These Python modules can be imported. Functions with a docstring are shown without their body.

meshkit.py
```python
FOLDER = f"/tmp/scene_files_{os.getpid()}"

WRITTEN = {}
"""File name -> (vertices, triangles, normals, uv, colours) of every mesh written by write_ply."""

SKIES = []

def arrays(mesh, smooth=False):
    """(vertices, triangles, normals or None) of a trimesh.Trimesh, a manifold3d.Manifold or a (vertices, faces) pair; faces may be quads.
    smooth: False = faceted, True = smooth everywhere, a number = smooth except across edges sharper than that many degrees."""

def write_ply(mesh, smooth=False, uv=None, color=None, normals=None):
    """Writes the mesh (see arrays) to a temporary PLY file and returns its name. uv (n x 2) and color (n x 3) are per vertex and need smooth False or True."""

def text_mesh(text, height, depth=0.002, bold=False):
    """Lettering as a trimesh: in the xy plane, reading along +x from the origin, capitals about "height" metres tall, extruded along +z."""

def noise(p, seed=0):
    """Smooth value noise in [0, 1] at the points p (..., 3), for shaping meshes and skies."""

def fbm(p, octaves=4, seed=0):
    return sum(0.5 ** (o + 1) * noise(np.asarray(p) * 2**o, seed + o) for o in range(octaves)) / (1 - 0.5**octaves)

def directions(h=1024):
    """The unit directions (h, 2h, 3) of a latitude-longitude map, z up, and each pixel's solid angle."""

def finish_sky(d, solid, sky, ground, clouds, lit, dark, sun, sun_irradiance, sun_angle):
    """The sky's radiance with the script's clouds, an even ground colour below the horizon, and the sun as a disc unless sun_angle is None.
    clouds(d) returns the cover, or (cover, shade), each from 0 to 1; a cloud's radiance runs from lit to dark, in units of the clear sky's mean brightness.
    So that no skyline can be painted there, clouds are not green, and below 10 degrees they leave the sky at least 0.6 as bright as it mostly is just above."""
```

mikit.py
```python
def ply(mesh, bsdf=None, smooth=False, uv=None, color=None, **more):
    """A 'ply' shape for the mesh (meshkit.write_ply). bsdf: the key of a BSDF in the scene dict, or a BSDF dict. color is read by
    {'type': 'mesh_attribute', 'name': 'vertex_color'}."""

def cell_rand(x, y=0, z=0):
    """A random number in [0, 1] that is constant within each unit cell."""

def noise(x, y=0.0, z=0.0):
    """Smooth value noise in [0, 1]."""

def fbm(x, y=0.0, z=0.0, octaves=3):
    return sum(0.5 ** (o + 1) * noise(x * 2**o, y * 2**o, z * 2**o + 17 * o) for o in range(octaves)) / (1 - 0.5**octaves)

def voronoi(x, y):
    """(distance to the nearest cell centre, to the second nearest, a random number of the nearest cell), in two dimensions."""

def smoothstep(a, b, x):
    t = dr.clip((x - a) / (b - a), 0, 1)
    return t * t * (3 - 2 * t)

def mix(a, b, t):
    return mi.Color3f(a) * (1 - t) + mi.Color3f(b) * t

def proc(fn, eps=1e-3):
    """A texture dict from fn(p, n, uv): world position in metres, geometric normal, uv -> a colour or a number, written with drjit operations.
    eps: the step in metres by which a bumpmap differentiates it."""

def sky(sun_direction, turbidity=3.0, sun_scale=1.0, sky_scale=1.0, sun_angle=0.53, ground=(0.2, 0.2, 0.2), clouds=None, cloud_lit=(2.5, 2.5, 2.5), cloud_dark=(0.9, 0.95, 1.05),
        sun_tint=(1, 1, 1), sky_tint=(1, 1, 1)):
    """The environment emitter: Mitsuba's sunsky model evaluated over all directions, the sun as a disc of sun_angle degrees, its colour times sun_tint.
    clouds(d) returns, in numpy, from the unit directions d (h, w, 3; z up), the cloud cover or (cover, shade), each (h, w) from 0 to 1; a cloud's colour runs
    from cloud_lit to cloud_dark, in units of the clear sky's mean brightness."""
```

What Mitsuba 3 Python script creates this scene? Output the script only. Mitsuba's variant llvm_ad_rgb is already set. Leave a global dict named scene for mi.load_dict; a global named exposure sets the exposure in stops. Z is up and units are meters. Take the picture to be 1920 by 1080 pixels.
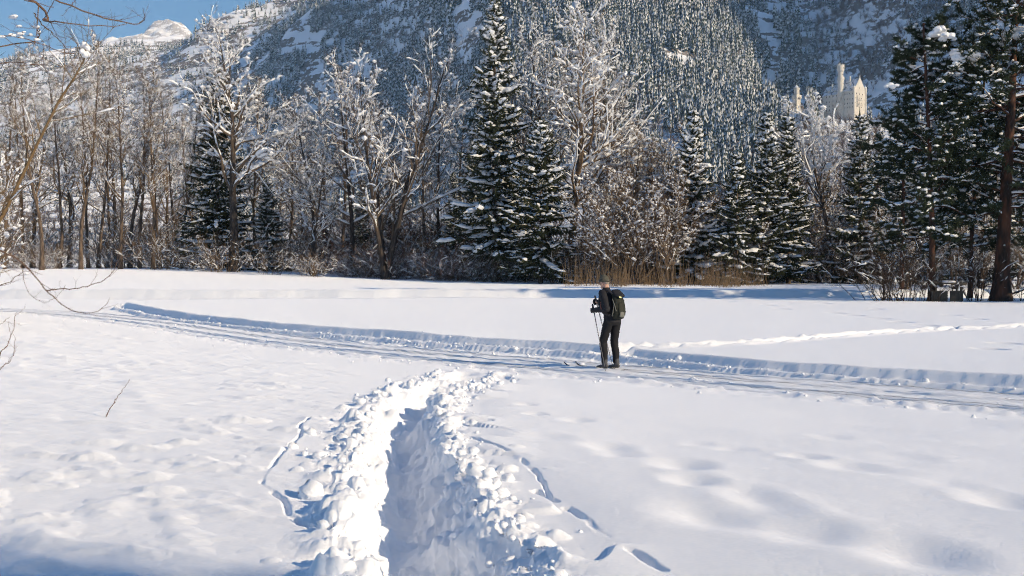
import math
import numpy as np
import trimesh
import mitsuba as mi
import mikit
import meshkit
import manifold3d as m3d
from scipy.spatial import cKDTree
from scipy.interpolate import RBFInterpolator

T = mi.ScalarTransform4f
scene, labels = {}, {}

# ------------------------------------------------------------------ camera, sky, exposure
F, HZ, CAMZ = 2200.0, 495.0, 2.1      # focal length in photo pixels, horizon row, eye height above the groomed trail
exposure = 1.8
SUN = np.array([0.85, -0.53, math.tan(math.radians(23.5))])
SUN /= np.linalg.norm(SUN)
HAZE = 0.000036
scene['camera'] = {'type': 'perspective', 'fov': 2 * math.degrees(math.atan(960 / F)), 'fov_axis': 'x', 'near_clip': 0.1, 'far_clip': 20000.0,
                   'principal_point_offset_y': (540 - HZ) / 1080.0,
                   'to_world': T().look_at(origin=[0, 0, CAMZ], target=[0, 1, CAMZ], up=[0, 0, 1])}
scene['sky_light'] = mikit.sky(SUN, turbidity=2.0, sky_scale=0.6, ground=(0.75, 0.77, 0.8), sun_tint=(0.92, 1.035, 1.26), sky_tint=(0.73, 1.04, 1.43))


def at(px, py, d):
    """World point that lies at depth d behind a place of the photograph."""
    return np.array([(px - 960) / F * d, d, CAMZ - (py - HZ) / F * d])


def gnd(px, py, z):
    d = F * (CAMZ - z) / (py - HZ)
    return np.array([(px - 960) / F * d, d])


def tag(key, label, category=None, group=None, kind=None):
    e = {'label': label}
    if category:
        e['category'] = category
    if group:
        e['group'] = group
    if kind:
        e['kind'] = kind
    labels[key] = e


COUNT = {}


def numbered(name):
    n = COUNT.get(name, 0)
    COUNT[name] = n + 1
    return name if n == 0 else f'{name}_{n:03d}'


def sstep(a, b, x):
    t = np.clip((x - a) / (b - a), 0, 1)
    return t * t * (3 - 2 * t)


def n2(x, y, s, seed=0):
    return meshkit.noise(np.stack([x / s, y / s, np.zeros_like(x)], -1), seed) - 0.5


def f2(x, y, s, seed=0, o=3):
    return meshkit.fbm(np.stack([x / s, y / s, np.zeros_like(x)], -1), o, seed) - 0.5


# ------------------------------------------------------------------ materials
def rgb(*c):
    return {'type': 'rgb', 'value': list(c)}


def lam(key, *c, rough=0.8, two=False):
    b = {'type': 'principled', 'base_color': rgb(*c), 'roughness': rough, 'specular': 0.3}
    scene[key] = {'type': 'twosided', 'bsdf': b}


def procmat(key, fn, rough=0.85, spec=0.25, bump=None, bscale=1.0, eps=1e-3):
    b = {'type': 'principled', 'base_color': mikit.proc(fn), 'roughness': rough, 'specular': spec}
    if bump is not None:
        b = {'type': 'bumpmap', 'arbitrary': mikit.proc(bump, eps), 'scale': bscale, 'bsdf': b}
    scene[key] = {'type': 'twosided', 'bsdf': b}


def snow_color(p, n, uv):
    g = mikit.noise(p.x * 60, p.y * 60, p.z * 60)
    return mikit.mix(mi.Color3f(0.83, 0.85, 0.88), mi.Color3f(0.88, 0.89, 0.91), g)


procmat('snow_material', snow_color, rough=0.7, spec=0.2, bump=lambda p, n, uv: mikit.noise(p.x * 55, p.y * 55, p.z * 55) + 0.6 * mikit.noise(p.x * 140, p.y * 140, p.z * 140), bscale=0.0022)
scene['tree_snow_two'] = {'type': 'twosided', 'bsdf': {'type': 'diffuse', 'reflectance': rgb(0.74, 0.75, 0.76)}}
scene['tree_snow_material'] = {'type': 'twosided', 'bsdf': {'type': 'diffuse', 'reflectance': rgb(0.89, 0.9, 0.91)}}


def bark_fn(a, b, s=9.0):
    def fn(p, n, uv):
        k = mikit.fbm(p.x * s, p.y * s, p.z * s * 0.25)
        return mikit.mix(mi.Color3f(*a), mi.Color3f(*b), mikit.smoothstep(0.3, 0.7, k))
    return fn


procmat('bark_brown', bark_fn((0.07, 0.05, 0.038), (0.17, 0.125, 0.09)))
procmat('bark_dark', bark_fn((0.03, 0.025, 0.022), (0.075, 0.06, 0.05)))
procmat('bark_pine', bark_fn((0.03, 0.022, 0.018), (0.11, 0.05, 0.03), 5.0))
scene['twig_brown'] = {'type': 'twosided', 'bsdf': {'type': 'diffuse', 'reflectance': rgb(0.172, 0.118, 0.073)}}
scene['twig_grey'] = {'type': 'twosided', 'bsdf': {'type': 'diffuse', 'reflectance': rgb(0.13, 0.098, 0.072)}}
scene['twig_red'] = {'type': 'twosided', 'bsdf': {'type': 'diffuse', 'reflectance': rgb(0.15, 0.085, 0.06)}}
scene['twig_dark'] = {'type': 'twosided', 'bsdf': {'type': 'diffuse', 'reflectance': rgb(0.055, 0.042, 0.035)}}
scene['reed_tan'] = {'type': 'twosided', 'bsdf': {'type': 'diffuse', 'reflectance': rgb(0.25, 0.17, 0.10)}}
scene['needle_spruce'] = {'type': 'twosided', 'bsdf': {'type': 'diffuse', 'reflectance': rgb(0.042, 0.048, 0.027)}}
scene['needle_pine'] = {'type': 'twosided', 'bsdf': {'type': 'diffuse', 'reflectance': rgb(0.04, 0.052, 0.032)}}
scene['far_needle'] = {'type': 'twosided', 'bsdf': {'type': 'diffuse', 'reflectance': rgb(0.042, 0.052, 0.036)}}
scene['far_twig'] = {'type': 'twosided', 'bsdf': {'type': 'diffuse', 'reflectance': rgb(0.13, 0.095, 0.075)}}


# ------------------------------------------------------------------ mesh tools
def unit(v):
    return v / (np.linalg.norm(v, axis=-1, keepdims=True) + 1e-12)


def tubes(P, R, sides=4, point=False, squash=1.0):
    """Polylines P (N,K,3) with radii R (N,K) as tubes; point: the last ring is one vertex."""
    N, K, _ = P.shape
    t = unit(np.gradient(P, axis=1))
    mean = unit(P[:, -1] - P[:, 0])
    ref = np.where(np.abs(mean[:, 2:]) < 0.85, [[0, 0, 1.0]], [[1.0, 0.15, 0]])[:, None, :]
    a = unit(np.cross(t, np.broadcast_to(ref, t.shape)))
    b = unit(np.cross(a, t))
    ang = np.arange(sides) * 2 * np.pi / sides + 0.4
    rings = K - 1 if point else K
    V = P[:, :rings, None] + R[:, :rings, None, None] * (np.cos(ang)[:, None] * a[:, :rings, None] + squash * np.sin(ang)[:, None] * b[:, :rings, None])
    V = V.reshape(N, rings * sides, 3)
    f = []
    for k in range(rings - 1):
        for s in range(sides):
            q = [k * sides + s, k * sides + (s + 1) % sides, (k + 1) * sides + (s + 1) % sides, (k + 1) * sides + s]
            f += [[q[0], q[1], q[2]], [q[0], q[2], q[3]]]
    if point:
        V = np.concatenate([V, P[:, -1:]], 1)
        for s in range(sides):
            f.append([(rings - 1) * sides + s, (rings - 1) * sides + (s + 1) % sides, rings * sides])
    f = np.array(f)
    n = V.shape[1]
    return V.reshape(-1, 3), (f[None] + (np.arange(N) * n)[:, None, None]).reshape(-1, 3)


def join(*vf):
    vs, fs, o = [], [], 0
    for v, f in vf:
        if len(v) == 0:
            continue
        vs.append(v)
        fs.append(np.asarray(f) + o)
        o += len(v)
    return np.vstack(vs), np.vstack(fs)


def resample(P, K):
    k0 = P.shape[1]
    t = np.linspace(0, k0 - 1, K)
    i = np.minimum(t.astype(int), k0 - 2)
    w = (t - i)[None, :, None] if P.ndim == 3 else (t - i)[None, :]
    return P[:, i] * (1 - w) + P[:, i + 1] * w


def grow(start, d, L, K, rng, wob, lift=0.0, lift2=None):
    P, d = [start], unit(d)
    for k in range(K - 1):
        l = lift if lift2 is None else lift + (lift2 - lift) * k / max(K - 2, 1)
        d = unit(d + wob * rng.normal(size=d.shape) + np.array([0, 0, 1.0]) * l)
        P.append(P[-1] + d * (L / (K - 1))[:, None])
    return np.stack(P, 1)


def sprout(P, R, n, t0, t1, ang, rng, flat=0.0):
    """n children on each parent: positions, directions, t, parent radius."""
    N, K, _ = P.shape
    t = (t0 + (t1 - t0) * (np.arange(n)[None] + rng.random((N, n))) / n)
    x = t * (K - 1)
    i = np.minimum(x.astype(int), K - 2)
    w = x - i
    r = np.arange(N)[:, None]
    pos = P[r, i] * (1 - w[..., None]) + P[r, i + 1] * w[..., None]
    rad = R[r, i] * (1 - w) + R[r, i + 1] * w
    tan = unit(P[r, i + 1] - P[r, i])
    e = rng.normal(size=tan.shape)
    e[..., 2] *= 1 - flat
    e = unit(e - tan * (e * tan).sum(-1, keepdims=True))
    a = np.radians(ang[0] + (ang[1] - ang[0]) * rng.random((N, n)))[..., None]
    d = np.cos(a) * tan + np.sin(a) * e
    return pos.reshape(-1, 3), d.reshape(-1, 3), t.reshape(-1), rad.reshape(-1), np.repeat(np.arange(N), n)


def taper(r0, r1, K, p=1.0):
    u = np.linspace(0, 1, K)[None] ** p
    return np.asarray(r0)[:, None] * (1 - u) + np.asarray(r1)[:, None] * u


def snow_on(P, R, thick, rng, K, cover=0.55, sides=5, floor=0.15, squash=0.75):
    """Snow lying in broken ridges on the upper side of branches."""
    P, R = resample(P, K), resample(R, K)
    t = unit(np.gradient(P, axis=1))
    flat = np.clip(1.12 - np.abs(t[..., 2]), floor, 1)
    m = rng.random((P.shape[0], K))
    m = 0.5 * m + 0.25 * np.roll(m, 1, 1) + 0.25 * np.roll(m, -1, 1)
    m = np.clip((m - (0.93 - cover)) * 5.0, 0, 1) * (0.8 + 0.7 * rng.random(m.shape))
    rs = np.asarray(thick).reshape(-1, 1) * flat * m
    rs[:, 0] *= 0.3
    rs[:, -1] = 0
    C = P + np.array([0, 0, 1.0]) * (R * 0.7 + rs * squash * 0.6)[..., None]
    keep = rs.max(1) > 0.012
    if not keep.any():
        return np.zeros((0, 3)), np.zeros((0, 3), int)
    v, f = tubes(C[keep], rs[keep] + 1e-4, sides, False, squash)
    rr = rs[keep].reshape(-1)
    row = np.repeat(rr, sides)                     # drop the quads where there is no snow on both ends
    ok = row[f].max(1) > 0.004
    return v, f[ok]


OCT = (np.array([[1, 0, 0], [0, 1, 0], [-1, 0, 0], [0, -1, 0], [0, 0, 1], [0, 0, -1.0]]), np.array([[0, 1, 4], [1, 2, 4], [2, 3, 4], [3, 0, 4], [1, 0, 5], [2, 1, 5], [3, 2, 5], [0, 3, 5]]))
ICO = trimesh.creation.icosphere(0)
ICO1 = trimesh.creation.icosphere(1)
ICO2 = trimesh.creation.icosphere(2)


def blobs(C, S, rng, base=OCT, jitter=0.3):
    """Lumps at C (N,3) of half-sizes S (N,3)."""
    v, f = base
    N = len(C)
    a = rng.random(N) * 6.283
    w = v[None] * (1 + jitter * (rng.random((N, len(v), 1)) - 0.5) * 2)
    w = w * S[:, None]
    x = w[..., 0] * np.cos(a)[:, None] - w[..., 1] * np.sin(a)[:, None]
    y = w[..., 0] * np.sin(a)[:, None] + w[..., 1] * np.cos(a)[:, None]
    V = np.stack([x, y, w[..., 2]], -1) + C[:, None]
    return V.reshape(-1, 3), (f[None] + (np.arange(N) * len(v))[:, None, None]).reshape(-1, 3)


def spikes(P0, P1, r):
    """Three-sided pointed spikes from P0 to P1."""
    return tubes(np.stack([P0, P1], 1), np.stack([r, r], 1), 3, point=True)


# ------------------------------------------------------------------ ground
ISLE = np.array([[60, -16], [40, -6], [24, 4.5], [14, 12.7], [8.2, 18.7], [5.3, 21.7], [3.7, 23.9], [1.8, 26.5], [-0.8, 28.9], [-4.6, 32.9], [-7.6, 36.4], [-11.8, 42.5], [-15.5, 49.5],
                 [-18.0, 55.5], [-17.6, 58.2], [-15, 60.2], [-8, 61], [5, 61.6], [20, 62], [40, 62.5], [70, 63]])
NEAR = np.array([[60, -22], [38, -9.5], [22, 2.2], [12.0, 11.6], [7.0, 16.2], [4.5, 18.5], [0.4, 22.4], [-6.2, 29.8], [-14.5, 42], [-21, 49.5], [-30, 55], [-45, 59], [-90, 64]])
BANK = np.array([[-90, 73], [-45, 70.5], [-20, 68.3], [0, 67], [20, 66.7], [40, 67], [70, 67]])
TRENCH = np.array([[0.02, 0.5], [-0.12, 3.0], [-0.20, 5.0], [-0.38, 6.4], [-0.54, 7.7], [-0.73, 9.1], [-0.86, 10.2], [-1.07, 12.3], [-1.18, 14.5], [-1.10, 16.5], [-0.85, 19], [-0.60, 21.6]])
PATH = np.array([[1.9, 25.6], [2.6, 25.9], [3.4, 26.1], [4.8, 26.7], [6.7, 28.2], [8.0, 29.3], [10, 31], [12.5, 32.7], [14.7, 33.8], [20, 36], [30, 40]])


def densify(P, step):
    P = np.asarray(P, float)
    s = np.r_[0, np.cumsum(np.linalg.norm(np.diff(P, axis=0), axis=1))]
    from scipy.interpolate import PchipInterpolator
    u = np.arange(0, s[-1], step)
    return np.stack([PchipInterpolator(s, P[:, k])(u) for k in range(2)], 1)


class Curve:
    """Signed distance to a plane curve: positive on its right-hand side."""

    def __init__(self, P, step=0.15):
        self.p = densify(P, step)
        self.t = unit(np.gradient(self.p, axis=0))
        self.tree = cKDTree(self.p)

    def __call__(self, x, y, most=np.inf):
        q = np.stack([x, y], -1).reshape(-1, 2)
        d, i = self.tree.query(q, distance_upper_bound=most)
        bad = i >= len(self.p)
        i = np.where(bad, 0, i)
        w = q - self.p[i]
        s = w[:, 0] * self.t[i, 1] - w[:, 1] * self.t[i, 0]
        along = (w * self.t[i]).sum(1)
        sd = np.where(bad, np.inf, np.sign(s) * np.where(np.abs(along) < 0.3, np.abs(s), np.maximum(d, np.abs(s))))
        return sd.reshape(x.shape), (i * 1.0).reshape(x.shape)


C_ISLE, C_NEAR, C_BANK, C_TRENCH, C_PATH = Curve(ISLE, 0.1), Curve(NEAR, 0.1), Curve(BANK, 0.3), Curve(TRENCH, 0.04), Curve(PATH, 0.05)
CRACK_L = Curve([gnd(*p, 0.38) for p in [(575, 797), (566, 805), (567, 822), (548, 848), (520, 880), (503, 905), (494, 920), (520, 945), (540, 962), (548, 985), (585, 1010)]], 0.02)
CRACK_R = [Curve([gnd(*p, 0.38) for p in q], 0.02) for q in ([(868, 818), (905, 835), (940, 848), (985, 872), (1012, 905), (1024, 930)], [(1030, 945), (1060, 962), (1100, 990), (1125, 1012), (1135, 1020)], [(1150, 1035), (1175, 1050), (1205, 1068)])]
DIMPLES = [(988, 744, .1, .05), (1005, 765, .1, .05), (1082, 777, .13, .05), (1142, 838, .16, .07), (1158, 856, .14, .05), (1020, 820, .18, .04), (1282, 880, .17, .08), (1300, 916, .15, .08),
           (1400, 940, .16, .05), (1435, 966, .18, .07), (1310, 985, .2, .07), (1375, 995, .2, .06), (1480, 1012, .22, .07), (1540, 1024, .2, .06), (1690, 1052, .25, .07), (1730, 1066, .2, .06), (1512, 852, .14, .06),
           (1590, 874, .18, .07), (1660, 884, .16, .03), (1780, 910, .17, .03), (1885, 944, .19, .09), (1375, 832, .14, .03), (1310, 822, .12, .03), (1560, 800, .15, .03), (1700, 845, .2, .03)]
HOOF = [(1440, 573), (1468, 579), (1566, 586), (1602, 591), (1650, 597), (1690, 603), (1735, 609), (1775, 613), (1366, 566), (1545, 569), (1640, 580), (1785, 591), (1830, 598), (1880, 605), (1855, 653), (1885, 641)]


def trench_shape(y):
    return 0.58 - 0.42 * sstep(8.5, 19.0, y), 0.36 - 0.1 * sstep(8, 15, y), 0.52 + 0.05 * sstep(8, 15, y)


def ground_z(x, y, fine=True):
    x, y = np.asarray(x, float), np.asarray(y, float)
    rise = 0.95 * sstep(5, 45, -x + 0.15 * (y - 60)) * sstep(60, 118, y) + 0.25 * sstep(85, 130, y)
    zf = 0.30 + rise + 0.10 * f2(x, y, 14, 3) + 0.05 * n2(x, y, 3.1, 5)
    sN, iN = C_NEAR(x, y)
    sN = -sN                                        # positive towards the camera
    sB, _ = C_BANK(x, y)
    sB = -sB                                        # positive beyond the far bank
    dI, _ = C_ISLE(x, y)                            # positive inside the island
    rough = 0.075 * f2(x, y, 0.45, 9) + 0.05 * n2(x, y, 0.15, 11)
    floor = 0.6 * rough * sstep(-3.4, -1.5, sN + 0.6 * f2(x, y, 1.5, 17)) + 0.3 * rough
    if fine:
        for off in (0.45, 0.65, 1.35, 1.55, 2.15, 2.35):        # ski grooves
            g = np.exp(-((sN + off + 0.03 * n2(x, y, 6, 31)) / 0.06) ** 2)
            floor = floor - 0.09 * g + 0.045 * np.exp(-((sN + off + 0.10) / 0.035) ** 2) * (0.35 + 1.3 * meshkit.noise(np.stack([iN * 0.1 / 0.5, 0 * x + off * 9, 0 * x], -1), 30))
    al = iN * 0.1
    N3 = lambda a_, b_, sd: meshkit.noise(np.stack([a_, b_, 0 * x], -1), sd) - 0.5
    floor = floor + 0.05 * N3(sN / 0.10, al / 1.6, 33) + 0.05 * N3(sN / 0.35, al / 5.0, 34) + 0.04 * N3(x / 0.14, y / 0.2, 36) * (0.4 + 1.4 * (N3(x / 1.3, y / 1.6, 37) + 0.5))
    floor = floor + 0.07 * np.exp(-((sN - 0.1 + 0.25 * N3(al / 0.8, 0 * al, 38)) / 0.16) ** 2) * (N3(x / 0.3, y / 0.3, 39) + 0.6)
    floor = floor + rise * sstep(62, 70, y) * 0.3
    z = floor
    # ledge of loose snow and step up to the untouched island
    e = dI + 0.16 * n2(x, y, 3.2, 16) + 0.04 * f2(x, y, 1.6, 13) + (0.004 + 0.12 * sstep(32, 48, y)) * n2(x, y, 0.33, 14) + 0.012 * n2(x, y, 0.12, 12)
    near_side = y < 60
    ledge = np.where(near_side, 0.10 * sstep(-0.60, -0.46, e) * (0.72 + 0.5 * meshkit.noise(np.stack([x / .22, y / .22, 0 * x], -1), 21)) + 0.05 * np.exp(-((e + 0.42) / 0.09) ** 2), 0)
    z = np.maximum(z, ledge)
    z = z + (zf + (0.02 + 0.05 * n2(x, y, 1.1, 18)) * np.exp(-(e / 0.25) ** 2) - z) * sstep(-0.15, 0.07, e)
    # near field
    k = sstep(-0.3, 1.2, sN + 0.5 * f2(x, y, 0.8, 15))
    zn = 0.08 + 0.36 * sstep(0, 11, sN) + 0.06 * f2(x, y, 4.0, 7) * sstep(0.5, 4, sN)
    left = sstep(-0.9, -2.6, x + 0.08 * (y - 8)) * sstep(0.3, 3, sN)
    lump = np.maximum(f2(x + 0.4 * y, y * 1.25, 0.42, 41, 4) - 0.02, 0) + 0.35 * np.maximum(f2(x + 0.4 * y, y, 1.1, 42, 3), 0)
    zn = zn + left * (0.17 * lump * (0.35 + meshkit.noise(np.stack([x / 2.4, y / 2.4, 0 * x], -1), 43)) + 0.02 * f2(x, y, 0.22, 44) + 0.06 * np.maximum(f2(x + 0.3 * y, y * 2.0, 0.9, 45, 3) - 0.08, 0))
    right = sstep(0.2, 1.4, x)
    zn = zn + right * 0.05 * f2(x, y, 1.3, 47, 2) + 0.003 * f2(x, y, 0.08, 49, 2)
    z = z * (1 - k) + (zn + 0.5 * rough * sstep(1.6, 0.2, sN)) * k
    # far bank
    b = sB + 0.4 * f2(x, y, 2.0, 51)
    kb = sstep(0.0, 0.85, b)
    z = z * (1 - kb) + (zf + 0.16 + 0.18 * np.exp(-((b - 0.8) / 0.5) ** 2) + 0.16 * f2(x, y, 0.9, 53) * np.exp(-(b - 0.6) ** 2)) * kb
    if not fine:
        return z
    # marks
    m = (y > 20) & (y < 45) & (x > 1) & (x < 34) & (dI > -0.4)
    if m.any():
        u, _ = C_PATH(x[m], y[m], 1.5)
        u = u + 0.08 * f2(x[m], y[m], 0.4, 61)
        z[m] -= 0.26 * (1 - sstep(0.16, 0.34, np.abs(u))) * (0.75 + 0.5 * n2(x[m], y[m], 0.5, 62)) - 0.05 * np.exp(-((np.abs(u) - 0.42) / 0.1) ** 2) * (1 + 2 * n2(x[m], y[m], .2, 63))
    for px, py in HOOF:
        c = gnd(px, py, 0.31)
        m = (np.abs(x - c[0]) < 0.8) & (np.abs(y - c[1]) < 0.9)
        if m.any():
            z[m] -= 0.16 * np.exp(-((x[m] - c[0]) / 0.26) ** 4 - ((y[m] - c[1] + 0.4 * (x[m] - c[0])) / 0.22) ** 4)
    for px, py, r, dep in DIMPLES:
        c = gnd(px, py, 0.36)
        m = (np.abs(x - c[0]) < 4 * r) & (np.abs(y - c[1]) < 6 * r)
        if m.any():
            q = ((x[m] - c[0]) / r) ** 2 + ((y[m] - c[1]) / (1.5 * r)) ** 2
            z[m] -= dep * 0.5 * np.exp(-q * 0.8) - 0.10 * dep * np.exp(-(np.sqrt(q) - 1.9) ** 2 / 0.5)
    m = (y > 4) & (y < 16) & (np.abs(x) < 4)
    if m.any():
        xx, yy = x[m], y[m]
        u, _ = CRACK_L(xx, yy, 0.5)
        u = u + 0.03 * f2(xx, yy, 0.12, 71)
        brk = sstep(0.22, 0.50, meshkit.noise(np.stack([xx / .24, yy / .24, 0 * xx], -1), 77))
        z[m] += 0.008 * sstep(0.02, -0.02, u) * np.exp(-np.abs(u) / 0.10) - 0.045 * brk * np.exp(-((u - 0.015) / 0.016) ** 2)
        for i, c in enumerate(CRACK_R):
            u, _ = c(xx, yy, 0.5)
            u = u + 0.03 * f2(xx, yy, 0.1, 72 + i)
            u = np.where(np.isfinite(u), u, 9.0)
            z[m] -= 0.05 * brk * (0.4 + meshkit.noise(np.stack([xx / .2, yy / .2, 0 * xx], -1), 79 + i)) * np.exp(-(u / (0.010 + 0.026 * meshkit.noise(np.stack([xx / .3, yy / .3, 0 * xx], -1), 75 + i))) ** 4)
    # trodden trench
    m = (y > 0.3) & (y < 22.5) & (np.abs(x) < 4)
    if m.any():
        xx, yy = x[m], y[m]
        u, i = C_TRENCH(xx, yy, 3.0)
        yy = C_TRENCH.p[i.astype(int), 1]
        u = u * (1.12 + 0.22 * sstep(8, 13, yy))
        D, wr, wl = trench_shape(yy)
        xx0, yy0 = x[m], y[m]
        w = u + 0.34 * f2(xx0, yy0, 1.1, 81, 2) + 0.26 * f2(xx0, yy0, 0.36, 82) + 0.10 * f2(xx0, yy0, 0.11, 80)
        holes = meshkit.noise(np.stack([xx0 / 0.5, yy0 / 0.62, 0 * xx0], -1), 83)      # single steps, more apart farther off
        deep = np.maximum(1.0 + (holes - 0.5) * (0.7 + 2.4 * sstep(10, 15, yy0)), 0.05)
        prof_r = 0.12 + 0.88 * np.clip((w + 0.24) / (wr * 1.15 + 0.24), 0, 1) ** 1.7
        prof_l = 0.12 + 0.88 * sstep(-0.22, -0.62, w)
        prof = np.where(w > -0.23, prof_r, prof_l)
        bil = 1.9 * np.abs(f2(xx0, yy0, 0.42, 84, 2)) + 1.1 * np.abs(f2(xx0, yy0, 0.19, 85, 2)) + 0.28 * np.abs(f2(xx0, yy0, 0.09, 86, 2))
        near = np.exp(-(np.maximum(np.abs(u + 0.12) - 0.42, 0) / 0.30) ** 2)
        left_bank = np.exp(-((u + 0.58) / 0.2) ** 2) * (0.0 + 0.08 * meshkit.noise(np.stack([xx0 / 0.45, yy0 / 0.45, 0 * xx0], -1), 90))
        dz = -D * (1 - prof) * deep
        dz = dz + 0.07 * np.exp(-((w - wr * 1.5) / 0.12) ** 2) * (0.4 + 2.0 * n2(xx0, yy0, .3, 87)) + 0.06 * np.exp(-((w + wl * 1.5) / 0.2) ** 2) * (0.5 + 2.2 * n2(xx0, yy0, .35, 88))
        inner = np.exp(-((w - 0.12) / 0.28) ** 4)
        dz = dz + 0.05 * (bil - 0.32) * near * (1 - 0.5 * inner) + left_bank
        slab = f2(xx0 + 0.3 * yy0, yy0, 0.8, 89, 2)                                    # broken crust beside the path
        dz = dz + 0.045 * (sstep(0.02, 0.05, slab) - 0.5) * np.exp(-((np.abs(u) - 0.95) / 0.3) ** 2) * (u > 0)
        z[m] += np.where(np.isfinite(dz), dz, 0) * sstep(22.3, 20.5, yy0)
    return z


def puff(V, near, m, n):
    """Pushes the trodden snow of the trench out along its own normals into clumps."""
    G = V.reshape(m, n, 3)
    du = np.roll(G, -1, 1) - np.roll(G, 1, 1)
    dv = np.gradient(G, axis=0)
    N = unit(np.cross(du, dv)).reshape(-1, 3)
    N *= np.where(N[:, 2:] < 0, -1, 1)
    p = V[near]
    u, i = C_TRENCH(p[:, 0], p[:, 1], 2.5)
    ok = np.isfinite(u)
    near, p, u = near[ok], p[ok], u[ok]
    mask = np.exp(-(np.maximum(np.abs(u + 0.08 + 0.2 * f2(p[:, 0], p[:, 1], 0.5, 301)) - 0.48, 0) / 0.20) ** 2) * sstep(21.5, 19.0, p[:, 1]) * (0.75 + 0.25 * sstep(14, 9, p[:, 1]))
    h = 0
    for s, a, k in ((0.34, 0.15, 311), (0.16, 0.10, 312), (0.075, 0.05, 313), (0.036, 0.02, 314)):
        h = h + a * (np.abs(meshkit.noise(p / s, k) - 0.5) * 2 - 0.42)
    V[near] = p + N[near] * (h * mask * 0.8)[:, None]


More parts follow.
